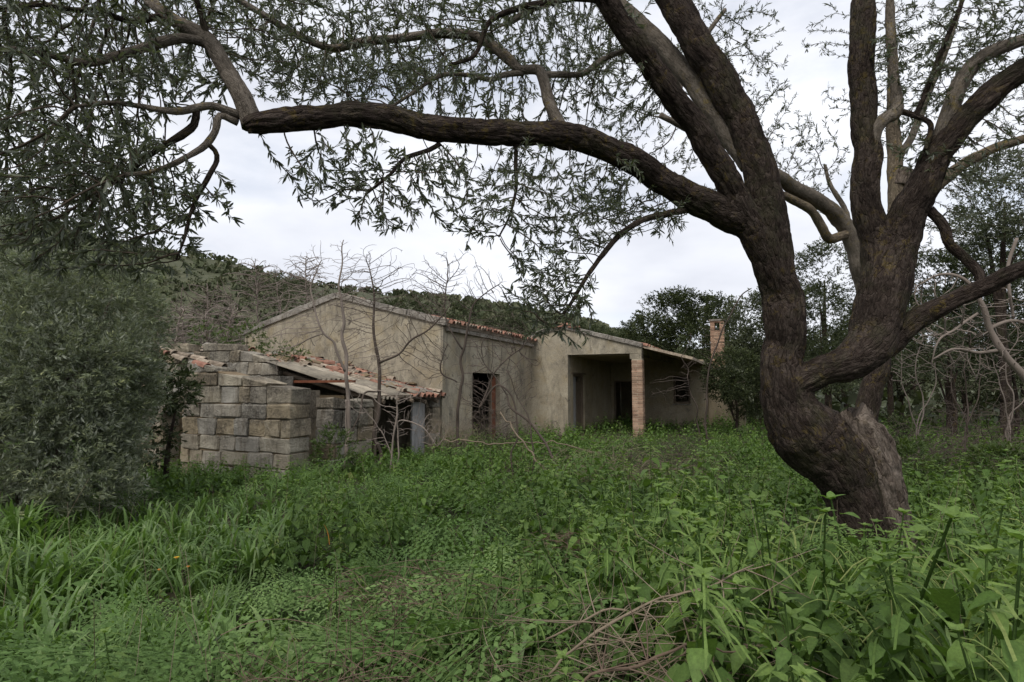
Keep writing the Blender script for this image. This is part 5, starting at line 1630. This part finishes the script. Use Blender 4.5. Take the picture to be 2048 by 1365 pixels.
def join_proto(*ps):
    V, Q, T, A, k = [], [], [], [], 0
    for p in ps:
        V.append(p[0]); Q.append(p[1] + k); T.append(p[2] + k); A.append(p[3]); k += len(p[0])
    return np.vstack(V), np.vstack(Q), np.vstack(T), np.concatenate(A)

def nettle_proto(leaf, nodes, seed, tassels=True, lscale=0.20, stem_sides=4, strip=True):
    """a nettle one unit tall; returns whole plant and its separate pieces"""
    r = np.random.default_rng(seed)
    lean = r.normal(0, .09, 2)
    t = np.linspace(0, 1, 7 if not strip else 4)
    path = np.column_stack([lean[0] * t * t, lean[1] * t * t, t])
    gs = Geo(); tube(gs, path, np.linspace(.0085, .004, len(t)), stem_sides, tint=0.25, cap=False)
    at, d, sc, tn = [], [], [], []
    for k in range(nodes):
        h = 0.22 + 0.78 * (k + .5) / nodes
        az = k * math.pi / 2 + r.normal(0, .25)
        size = lscale * (1.15 - 0.75 * max(0, (h - .55) / .45)) * r.uniform(.8, 1.15)
        for s in (0, 1):
            a = az + s * math.pi
            q = np.array([np.interp(h, t, path[:, j]) for j in range(3)])
            at.append(q + np.array((math.cos(a), math.sin(a), 0)) * 0.03)
            d.append((math.cos(a), math.sin(a), r.uniform(-.75, -.05) if h < .88 else .3))
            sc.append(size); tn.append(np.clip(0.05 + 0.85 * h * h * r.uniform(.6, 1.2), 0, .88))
    for k in range(4):                                  # the young tip
        a = k * 1.57 + .6
        at.append(path[-1]); d.append((math.cos(a), math.sin(a), .8)); sc.append(lscale * .38); tn.append(.85)
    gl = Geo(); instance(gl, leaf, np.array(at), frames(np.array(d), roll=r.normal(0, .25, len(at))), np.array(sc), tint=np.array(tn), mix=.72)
    gt = Geo()
    if tassels:
        for k in range(int(nodes * 1.4)):
            h = 0.55 + .45 * r.random(); a = r.random() * 6.28
            q = np.array([np.interp(h, t, path[:, j]) for j in range(3)])
            L_ = r.uniform(.09, .17)
            u = np.linspace(0, 1, 4)[:, None]
            p = q + np.array((math.cos(a), math.sin(a), 0)) * u * L_ + np.array((0, 0, 1)) * (0.25 * u - 0.8 * u * u) * L_
            if strip:
                s_ = np.array((-math.sin(a), math.cos(a), .6)) * .004
                gt.add(np.vstack([p - s_, p + s_]), [(0, 1, 5, 4), (1, 2, 6, 5), (2, 3, 7, 6)], None, r.uniform(.86, .97))
            else:
                tube(gt, p, np.full(4, .0026), 3, tint=r.uniform(.86, .97), cap=False)
    parts = [gs.arrays(), gl.arrays()] + ([gt.arrays()] if tassels else [])
    return join_proto(*parts), (gs, (at, d, sc, tn), gt)

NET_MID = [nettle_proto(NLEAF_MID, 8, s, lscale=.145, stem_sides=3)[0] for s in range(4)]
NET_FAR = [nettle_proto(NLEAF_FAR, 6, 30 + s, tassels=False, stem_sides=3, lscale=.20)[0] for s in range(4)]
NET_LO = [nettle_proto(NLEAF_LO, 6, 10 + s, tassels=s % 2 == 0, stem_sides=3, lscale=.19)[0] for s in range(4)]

def frond_proto(np_, nl, seed, lsz):
    """a flat twice divided leaf, length 1 along x"""
    r = np.random.default_rng(seed)
    V, Q, A = [], [], []
    def leaflet(p, d, n, L_, w, a):
        s = np.cross(n, d)
        k = len(V)
        V.extend([p, p + d * L_ * .5 + s * w, p + d * L_ - n * L_ * .2, p + d * L_ * .5 - s * w])
        Q.append((k, k + 1, k + 2, k + 3)); A.extend([a] * 4)
    droop = lambda x: -0.28 * x * x
    for i in range(np_):
        x = .18 + .8 * i / np_
        ln = .46 * (1 - .9 * (i / np_) ** 1.1) + .03
        for s in (1, -1):
            d = nrm(np.array((.55, s, -.12)) + r.normal(0, .06, 3))
            b = np.array((x, 0, droop(x)))
            m = max(2, int(nl * ln / .46))
            for j in range(m):
                q = b + d * ln * (j + .6) / m + np.array((0, 0, -.25 * ln * ((j + .6) / m) ** 2))
                lw = lsz * (1.25 - .7 * j / m) * (.55 + .45 * ln / .46)
                n = nrm(np.array((r.normal(0, .22), r.normal(0, .22), 1)))
                for s2 in (1, -1):
                    e = nrm(d * .75 + s2 * np.array((-d[1], d[0], 0)) * .8)
                    leaflet(q, e, n, lw * r.uniform(.8, 1.2), lw * .27, .25 + .5 * x + r.uniform(-.15, .15))
            leaflet(b + d * ln, d, np.array((0, 0, 1.)), .08, .022, r.random())
    leaflet(np.array((.98, 0, droop(.98))), np.array((1., 0, -.3)), np.array((0, 0, 1.)), .1, .03, .6)
    g0 = Geo()
    t = np.linspace(0, 1, 5)
    tube(g0, np.column_stack([t, 0 * t, droop(t)]), np.linspace(.0055, .002, 5), 3, tint=.5, cap=False)
    a = g0.arrays()
    return join_proto(a, (np.array(V), np.array(Q), np.zeros((0, 3), np.int64), np.array(A)))

def rosette(fronds, n, seed, h=(.1, .8)):
    r = np.random.default_rng(seed)
    G4 = Geo()
    for k in range(n):
        a = k * 2.4 + r.normal(0, .3)
        el = r.uniform(*h)
        d = np.array([(math.cos(a), math.sin(a), el)])
        p = np.array([(math.cos(a) * .06, math.sin(a) * .06, .12 + .5 * r.random())])
        instance(G4, fronds[k % len(fronds)], p, frames(d, roll=r.normal(0, .2, 1)), np.array([r.uniform(.6, 1.05)]), tint=[r.random()], mix=.65)
        t = np.linspace(0, 1, 3)[:, None]
        tube(G4, np.array((0, 0, 0)) + p[0] * t, np.full(3, .006), 3, tint=.4, cap=False)
    return G4.arrays()

FR_HI = [frond_proto(8, 6, s, .062) for s in range(2)]
FR_LO = [frond_proto(6, 4, 5 + s, .078) for s in range(2)]
HEM_HI = [rosette(FR_HI, 7, s) for s in range(3)]
HEM_LO = [rosette(FR_LO, 6, 5 + s) for s in range(3)]

def tuft_proto(n, seed, w=.013, seg=5, spread=.5):
    r = np.random.default_rng(seed)
    V, Q, A = [], [], []
    for k in range(n):
        a = r.random() * 6.28
        out = spread * r.uniform(.3, 1.2)
        h = r.uniform(.6, 1.05)
        kink = r.uniform(.7, 1.75)
        base = r.normal(0, .05, 2)
        ww = w * r.uniform(.6, 1.3)
        rt = r.random()
        k0 = len(V)
        for i in range(seg + 1):
            t = i / seg
            rr = out * (t ** 1.6)
            z = h * (t - .38 * kink * t ** 3)
            c = np.array((base[0] + math.cos(a) * rr, base[1] + math.sin(a) * rr, z))
            s = np.array((-math.sin(a), math.cos(a), .25 * math.sin(t * 3 + k))) * ww * (1 - t ** 2.5) * (.6 + .4 * min(1, t * 4))
            V += [c - s, c + s]
            A += [np.clip(rt * .7 + .2 * t, 0, 1)] * 2
        for i in range(seg):
            p = k0 + i * 2
            Q.append((p, p + 1, p + 3, p + 2))
    return np.array(V), np.array(Q), np.zeros((0, 3), np.int64), np.array(A)

TUFT = [tuft_proto(15, s, .021, 7) for s in range(4)]
TUFT_LO = [tuft_proto(9, 20 + s, .026, 5) for s in range(3)]
SPRIG = [clump_proto(9, 0.4, 0.8, 60 + s) for s in range(3)]

def blocked(x, y):
    """inside the buildings or the trunk"""
    q = np.stack([x - HO[0], y - HO[1]], -1)
    a, b = q @ HU, q @ HV
    inh = (a > -7.7) & (a < 0.02) & (b > -0.02) & (b < 16.5)
    ins = (a > -7.3) & (a < 0.05) & (b > T0 - .03) & (b <= 0)
    ins &= ~((a < -4.6) & (b < T0 + 2.5))
    inw = (a > -0.1) & (a < 6.1) & (b > 14.0)
    inp = (a > 0) & (a < 1.6) & (b > 6.93)
    tb = P(1750, 1110, 5.0)
    intr = (x - tb[0]) ** 2 + (y - tb[1]) ** 2 < 0.32 ** 2
    return inh | ins | inw | inp | intr

def height(x, y):
    """how tall the undergrowth stands"""
    px = 1024 + FPX * x / y
    h = 0.52 + 0.16 * smooth01((x + 0.6) / 1.6) * (1 - smooth01((y - 6) / 4))
    h = h + 0.22 * smooth01((x - 0.9) / 0.7) * (1 - smooth01((y - 2.6) / 1.4))
    h = h - 0.10 * smooth01((y - 6) / 3) * (1 - smooth01((y - 13) / 3)) * (1 - smooth01((px - 800) / 300))
    p = np.stack([x * .9, y * .9, 0 * x], -1)
    return h * (0.30 + 1.35 * fbm(p * 1.5, 51, 3))

def field(y0, y1, dens, wide=1.06):
    """random spots on the ground in the camera's wedge, dens per square metre"""
    hw = wide * 1024 / FPX
    n = int(dens * hw * (y1 * y1 - y0 * y0))
    y = np.sqrt(y0 * y0 + (y1 * y1 - y0 * y0) * rng.random(n))
    x = (rng.random(n) * 2 - 1) * (hw * y + 0.5)
    return x, y

def zone(x, y):
    """0..1 weights of grass, hemlock, nettle at a spot"""
    px = 1024 + FPX * x / y
    gnd = 778 + FPX * 1.3 / y
    n1 = vnoise(np.stack([x * .8, y * .8, 0 * x + 3], -1), 71)
    n2 = vnoise(np.stack([x * .55, y * .55, 0 * x + 9], -1), 72)
    grass = smooth01((560 - px + 260 * (n1 - .5)) / 160) * np.maximum(smooth01((y - 3.0 - .8 * (n2 - .5)) / .5), smooth01((260 - px + 200 * (n2 - .5)) / 160)) * (1 - smooth01((y - 7.3) / 1.0))
    hem = (1 - grass) * np.clip(smooth01((1000 - px + 700 * (n2 - .5)) / 300) * (0.95 - 0.5 * smooth01((y - 5) / 4)) + .10 * (n1 > .6), 0, 1)
    hem = np.where((y < 3.8) & (px < 720), np.maximum(hem, .97 * (1 - grass)), hem)
    net = np.clip(1 - grass - hem, 0.0, 1)
    return grass, hem, net

def scatter(geo, protos, x, y, s, tint=None, tilt=.12):
    n = len(x)
    if not n:
        return
    az = rng.random(n) * 6.28
    up = nrm(np.column_stack([rng.normal(0, tilt, n), rng.normal(0, tilt, n), np.ones(n)]))
    Xd = np.column_stack([np.cos(az), np.sin(az), 0 * az])
    Y_ = nrm(np.cross(up, Xd)); X_ = np.cross(Y_, up)
    R = np.stack([X_, Y_, up], 2)
    pos = np.column_stack([x, y, gz(x, y) - 0.02])
    pick = rng.integers(0, len(protos), n)
    tint = rng.random(n) if tint is None else tint
    for k in range(len(protos)):
        w = pick == k
        instance(geo, protos[k], pos[w], R[w], np.asarray(s)[w], tint=tint[w], mix=.38)

gn, gh, gg = Geo(), Geo(), Geo()
for y0, y1, dn, dh, dg, lo in ((1.55, 3.2, 36, 11, 30, 0), (3.2, 4.6, 32, 10, 34, 0), (4.6, 6.0, 32, 9, 34, 2), (6.0, 10.0, 24, 5, 18, 1), (10.0, 17.0, 18, 2.5, 5, 1), (17.0, 34.0, 5.0, 1.2, 1.0, 1)):
    x, y = field(y0, y1, dn)
    w = zone(x, y)[2]
    k = (rng.random(len(x)) < w + .22 * (1 - zone(x, y)[0])) & ~blocked(x, y)
    x, y = x[k], y[k]
    scatter(gn, NET_FAR if y0 >= 10 else NET_LO if lo == 1 else NET_MID, x, y, height(x, y) * rng.uniform(.65, 1.2, len(x)))
    x, y = field(y0, y1, dh)
    w = zone(x, y)[1]
    k = (rng.random(len(x)) < w + .04) & ~blocked(x, y)
    x, y = x[k], y[k]
    scatter(gh, HEM_LO if lo else HEM_HI, x, y, (height(x, y) + .08) * rng.uniform(.6, 1.15, len(x)))
    x, y = field(y0, y1, dg)
    w = zone(x, y)[0]
    k = (rng.random(len(x)) < w + .05 + .10 * (vnoise(np.stack([x * 1.4, y * 1.4, 0 * x], -1), 91) > .62)) & ~blocked(x, y)
    x, y = x[k], y[k]
    scatter(gg, TUFT_LO if lo == 1 else TUFT, x, y, (height(x, y) + .12) * rng.uniform(.7, 1.2, len(x)))
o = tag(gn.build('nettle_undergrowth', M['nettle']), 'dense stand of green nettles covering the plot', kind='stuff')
o2 = tag(gh.build('ferny_undergrowth', M['hemlock']), 'soft ferny hemlock leaves spreading between the nettles', kind='stuff')
o3 = tag(gg.build('tall_grass', M['grass']), 'tall broad bladed grass below the wild olive bush', kind='stuff')
print('cover', len(o.data.polygons), len(o2.data.polygons), len(o3.data.polygons))

# low leafy growth that closes the gaps close to the soil
g = Geo()
for y0, y1, d in ((1.5, 6, 30), (6, 14, 14), (14, 40, 2.5)):
    x, y = field(y0, y1, d)
    k = ~blocked(x, y)
    x, y = x[k], y[k]
    scatter(g, SPRIG, x, y, rng.uniform(.07, .17, len(x)) * (1 if y1 < 14 else 1.5))
tag(g.build('low_weeds', M['nettle']), 'low leafy weeds close to the soil', kind='stuff')

# weeds and little shrubs against and on the walls
def small_shrub(p, r, n, label, mat='young', name='shrub', size=.2, cat='shrub'):
    o = empty(name, p, label, cat)
    crown_of('crown', [(np.asarray(p) + np.array((0, 0, r[2])), r, n)], size, M[mat], o, SPRAY, lump=False)
    g = Geo()
    q = np.asarray(p, float)
    tube(g, np.array([q - (0, 0, .05), q + np.array((.02, 0, r[2])), q + np.array((0, .02, r[2] * 1.7))]), np.array((.016, .012, .004)), 5, tint=.4)
    g.build('stem', M['twig'], o)
    return o
small_shrub(hp(-5.2, T0 + 3.6, rz(-5.2, T0 + 3.6)), (.5, .4, .42), 130, 'leafy self sown shrub on the shed roof, the largest of those there')
small_shrub(hp(-4.25, T0 + 3.9, rz(-4.25, T0 + 3.9)), (.22, .2, .34), 40, 'thin self sown seedling on the shed roof before the gable wall')
small_shrub(hp(-3.75, T0 + 3.9, rz(-3.75, T0 + 3.9)), (.32, .25, .22), 60, 'low self sown shrub at the edge of the roof rubble')
q = P(412, 690, 18); small_shrub(q - np.array((0, 0, .4)), (.5, .4, .5), 90, 'bright green shrub showing above the upper stone wall')
q = P(668, 925, 11.3); q[2] = 0.0
small_shrub(q, (.28, .25, .42), 130, 'green elder sucker at the foot of the shed pillar', 'young')

# dry grass and the grey dead bush in front of the porch
def stalk_mass(n, centre, ext, L_, mat, up=.6, r=.0028, seed=0, tint=(0, 1), curve=.5):
    g = Geo()
    for k in range(n):
        b = np.array(centre) + rng.normal(0, 1, 3) * np.array(ext)
        b[2] = max(b[2], float(gz(b[0], b[1])) + .03)
        d = nrm(np.array((rng.normal(0, 1), rng.normal(0, 1), rng.normal(up, .4))))
        ln = L_ * rng.uniform(.5, 1.4)
        t = np.linspace(0, 1, 6)[:, None]
        sd = nrm(np.cross(d, (rng.normal(), rng.normal(), rng.normal())))
        pth = b + d * t * ln + sd * (t * t) * ln * curve * rng.uniform(-.6, .6) - np.array((0, 0, 1)) * t * t * ln * .2
        tube(g, pth, np.linspace(r, r * .5, 6), 3, tint=rng.uniform(*tint), cap=False)
    return g
def heap(name, label, cat, g, mat, px, py, Y):
    c = P(px, py, Y); c[2] = float(gz(c[0], c[1]))
    o = empty(name, c, label, cat)
    k = g.build('stalks', M[mat], o)
    k['kind'] = 'stuff'
    return o
c = P(1240, 925, 9.5); c[2] = .28
heap('dry_bush', 'low grey brown dead bush in the nettles before the porch', 'bush', stalk_mass(700, c, (.75, .5, .16), .38, 'dry', .5, .0028), 'dry', 1240, 925, 9.5)
c = P(1330, 890, 10.5); c[2] = .38
heap('dry_bush', 'greyish green half dry bush left of the big trunk', 'bush', stalk_mass(600, c, (.55, .45, .2), .4, 'dry', .5, .003, tint=(0, .6)), 'dark_twig', 1330, 890, 10.5)
c = P(905, 880, 14); c[2] = .35
heap('dry_grass_clump', 'tall straw coloured dry grass against the corner of the main block', 'grass clump', stalk_mass(220, c, (.35, .3, .15), .8, 'dry', 1.8, .003, tint=(.4, 1)), 'dry', 905, 880, 14)
c = P(985, 870, 14.5); c[2] = .5
heap('dry_bush', 'wiry dead bush filling the foot of the wide doorway', 'bush', stalk_mass(420, c, (.4, .3, .35), .55, 'dry', .5, .003), 'dark_twig', 985, 870, 14.5)
c = P(660, 1340, 2.3); c[2] = .34
heap('dead_fern_heap', 'heap of red brown dead stalks in front, low in the middle left', 'dry heap', stalk_mass(520, c, (.22, .22, .10), .34, 'dry', .2, .0022, curve=.9), 'dry_red', 660, 1340, 2.3)
c = P(1220, 1300, 2.55); c[2] = .40
heap('dead_brush_heap', 'loose heap of thin dead stalks among the front nettles', 'dry heap', stalk_mass(300, c, (.34, .25, .09), .42, 'dry', .25, .002, curve=.7), 'dry', 1220, 1300, 2.55)
c = P(835, 1170, 3.4); c[2] = .5
heap('withered_nettle_patch', 'reddish withered nettle tops amid the green ones', 'nettle patch', stalk_mass(260, c, (.26, .2, .06), .13, 'dry', .2, .0026, curve=1.2), 'dry_red', 835, 1170, 3.4)
c = P(1130, 1055, 4.3); c[2] = .52
heap('withered_nettle_patch', 'small tuft of reddish withered nettle tops further back', 'nettle patch', stalk_mass(120, c, (.13, .12, .04), .12, 'dry', .2, .0026, curve=1.2), 'dry_red', 1130, 1055, 4.3)

# fallen dead branches
def fallen(pts, label, n=26, mat='dry'):
    p, r = smooth_path(*traced(pts), .04)
    r = r * .42
    p = p + (np.stack([vnoise(np.column_stack([np.arange(len(p)) * .3, np.full(len(p), c_ * 5.0), np.full(len(p), n)]), c_) for c_ in range(3)], 1) - .5) * .07
    c = p[0] * np.array((1, 1, 0))
    o = empty('fallen_branch', c, label, 'branch')
    g = Geo(); tube(g, p, r, 6, .2, .1, 3, tint=.5); g.build('stick', M[mat], o, smooth=True)
    for k in range(n):
        i = int(rng.integers(len(p) // 8, len(p) - 1))
        d = nrm(p[min(i + 1, len(p) - 1)] - p[i - 1] + rng.normal(0, .8, 3) * .5 * np.linalg.norm(p[1] - p[0]) * 20 * np.array((1, 1, .5)))
        t = np.linspace(0, 1, 5)[:, None]
        ln = rng.uniform(.15, .5)
        q = p[i] + d * t * ln + rng.normal(0, .03, 3) * t * t
        g = Geo(); tube(g, q, np.linspace(.0035, .0012, 5), 4, tint=rng.uniform(.3, .9), cap=False); g.build('side_twig', M[mat], o, smooth=True)
    return o
fallen([(1080, 1330, 2.5, 7), (1180, 1270, 2.5, 7), (1300, 1200, 2.55, 6), (1400, 1160, 2.6, 5), (1500, 1120, 2.65, 3)], 'longest pale dead branch lying over the front nettles')
fallen([(1130, 1375, 2.2, 8), (1260, 1330, 2.2, 8), (1380, 1300, 2.25, 7), (1500, 1285, 2.3, 4)], 'dark dead branch lying lowest in front', 12, 'dry_red')
fallen([(1100, 1260, 2.7, 5), (1220, 1215, 2.7, 5), (1340, 1235, 2.65, 4), (1460, 1270, 2.6, 3), (1580, 1330, 2.5, 2)], 'arched dead branch crossing the longest one', 16)
fallen([(1090, 950, 10, 5), (1035, 870, 10.3, 4), (1000, 825, 10.6, 3)], 'bleached fallen branch lying in the nettles before the wide doorway', 10)
fallen([(890, 880, 11, 3), (1000, 888, 11, 3), (1100, 885, 11, 3), (1200, 905, 11, 2)], 'thin pale branch lying level in front of the side wall', 8)

# single flowers and the one orange withered leaf
def flower(px, py, Y, col, label, name, r=.016):
    p = P(px, py, Y)
    o = empty(name, p * np.array((1, 1, 0)), label, 'flower')
    g = Geo(); tube(g, np.array([(p[0] + .02, p[1], 0.0), (p[0] + .01, p[1], p[2] * .5), p]), np.array((.003, .0025, .002)), 4, tint=.5, cap=False); g.build('stem', M['grass'], o)
    for k in range(9):
        a = k * 6.283 / 9
        d = np.array([(math.cos(a), math.sin(a) , .35)])
        gg_ = Geo(); instance(gg_, LEAF2, np.array([p]), frames(d), np.array([r * 1.3]), tint=[.5]); gg_.build('petal', M[col], o)
    g = Geo(); tube(g, np.array([p - (0, 0, .004), p + (0, 0, .006)]), np.array((r * .45, r * .35)), 8, tint=.5); g.build('flower_head', M['orange'], o)
flower(353, 1116, 3.9, 'yellow', 'single bright yellow daisy in the tall grass', 'yellow_flower')
flower(376, 1134, 3.8, 'orange', 'closed orange flower right below the yellow daisy', 'orange_flower', .011)
flower(318, 1140, 3.8, 'orange', 'faded orange flower left of the yellow daisy', 'orange_flower', .010)
q = P(661, 1058, 4.4)
o = empty('withered_leaf', q * np.array((1, 1, 0)), 'upright orange withered leaf among green plants left of centre', 'leaf')
g = Geo(); instance(g, (TUFT[0][0][:14], TUFT[0][1][:6], np.zeros((0, 3), np.int64), TUFT[0][3][:14]), np.array([q - (0, 0, .12)]), frames(np.array([(1., 0, 0)])), np.array([[.25, .25, .38]]), tint=[.5]); g.build('blade', M['orange'], o)

# single nettles big enough to be told apart, each leaf its own mesh
def big_nettle(seed):
    _, (gs, lv, gt) = nettle_proto(NLEAF_HI, 12, seed, lscale=.112, strip=False)
    return gs.mesh('stem', M['nettle']), gt.mesh('flower_tassels', M['nettle']), lv
lm = []
for k in range(6):
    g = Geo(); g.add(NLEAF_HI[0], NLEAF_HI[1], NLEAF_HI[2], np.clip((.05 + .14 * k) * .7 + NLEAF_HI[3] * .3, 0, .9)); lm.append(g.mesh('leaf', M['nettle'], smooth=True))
BIG = [big_nettle(100 + s) for s in range(3)]
spots = [(1960, 1.75), (2040, 1.9), (1880, 1.95), (1990, 2.3), (1800, 2.2), (1700, 2.45), (1920, 2.7), (1620, 2.7), (1560, 2.4), (1830, 2.9), (1740, 3.2), (2030, 2.9), (1000, 2.6), (900, 2.7), (960, 3.1), (1060, 3.0), (1180, 3.3), (840, 2.9), (1300, 3.4), (1450, 3.3), (1110, 2.5), (760, 3.1)]
for k, (px, Y) in enumerate(spots):
    x = PX(px, Y)
    h = float(height(np.array([x]), np.array([Y]))[0]) * rng.uniform(.85, 1.08) + .03
    z0 = float(gz(x, Y))
    ns, nt_, (at, d, sc, tn) = BIG[k % 3]
    o = empty('nettle_plant', (x, Y, z0), *(('tall nettle with toothed leaves in the front patch below the cut stump', 'nettle', 'tall nettles below the cut stump') if px > 1500 else
                                            ('tall nettle in the front patch left of the long dead branch', 'nettle', 'tall nettles left of the dead branch') if px < 1090 else
                                            ('tall nettle growing up through the heap of pale dead stalks', 'nettle', 'nettles in the dead brush heap')))
    ang = rng.random() * 6.28
    ca, sa = math.cos(ang), math.sin(ang)
    R0 = np.array([[ca, -sa, 0], [sa, ca, 0], [0, 0, 1.0]])
    m0 = mat4(R0 * h, (x, Y, z0))
    for me, nm in ((ns, 'stem'), (nt_, 'flower_tassels')):
        q = link(nm, me, o); q.matrix_basis = m0
        if nm != 'stem': q['kind'] = 'stuff'
    for a_, d_, s_, t_ in zip(at, d, sc, tn):
        R = frames(np.array([d_]), roll=rng.normal(0, .25, 1))[0]
        q = link('leaf', lm[min(5, max(0, int((t_ - .1) / .15)))], o)
        q.matrix_basis = m0 @ mat4(R * s_, a_)

# broad bladed grass tufts that stand alone among the nettles, each blade its own mesh
def blade_mesh(seed):
    p = tuft_proto(1, seed, .016, 8, .55)
    g = Geo(); g.add(p[0], p[1], None, p[3])
    return g.mesh('blade', M['grass'])
BL = [blade_mesh(200 + s) for s in range(8)]
for px, Y, h, n, lab in [(1040, 2.75, .75, 9, 'broad grass tuft between the two dead stalk heaps'), (1500, 3.0, .62, 7, 'broad grass tuft at the tip of the long dead branch'), (1560, 2.3, .72, 9, 'broad grass tuft low in front, right of the dead branches'),
                         (1850, 2.6, .9, 9, 'broad grass tuft under the nettles below the stump, tallest of its kind'), (2030, 1.9, .85, 8, 'broad grass tuft at the right edge in front'), (560, 3.5, .62, 8, 'broad grass tuft standing among the ferny leaves left of the red brown heap')]:
    x = PX(px, Y)
    z0 = float(gz(x, Y))
    o = empty('grass_tuft', (x, Y, z0), lab, 'grass tuft', 'grass tufts among the nettles')
    for k in range(n):
        a = rng.random() * 6.28
        R0 = np.array([[math.cos(a), -math.sin(a), 0], [math.sin(a), math.cos(a), 0], [0, 0, 1.0]])
        q = link('blade', BL[k % 8], o)
        q.matrix_basis = mat4(R0 * h * rng.uniform(.75, 1.15), (x + rng.normal(0, .03), Y + rng.normal(0, .03), z0))

# dry upright stems of last year's growth, too many and too thin to count
g = Geo()
for y0, y1, d in ((1.8, 5, 5), (5, 12, 2.2), (12, 20, .8)):
    x, y = field(y0, y1, d)
    k = ~blocked(x, y)
    for xx_, yy_ in zip(x[k], y[k]):
        h = float(height(np.array([xx_]), np.array([yy_]))[0]) * rng.uniform(.9, 1.5)
        b0 = np.array((xx_, yy_, float(gz(xx_, yy_))))
        t = np.linspace(0, 1, 4)[:, None]
        tube(g, b0 + np.array((rng.normal(0, .25), rng.normal(0, .25), 1)) * h * t + rng.normal(0, .012, (4, 3)) * t, np.linspace(.0022, .001, 4), 3, tint=rng.random(), cap=False)
tag(g.build('dry_stems', M['dry']), 'thin dry stems standing up between the green weeds', kind='stuff')
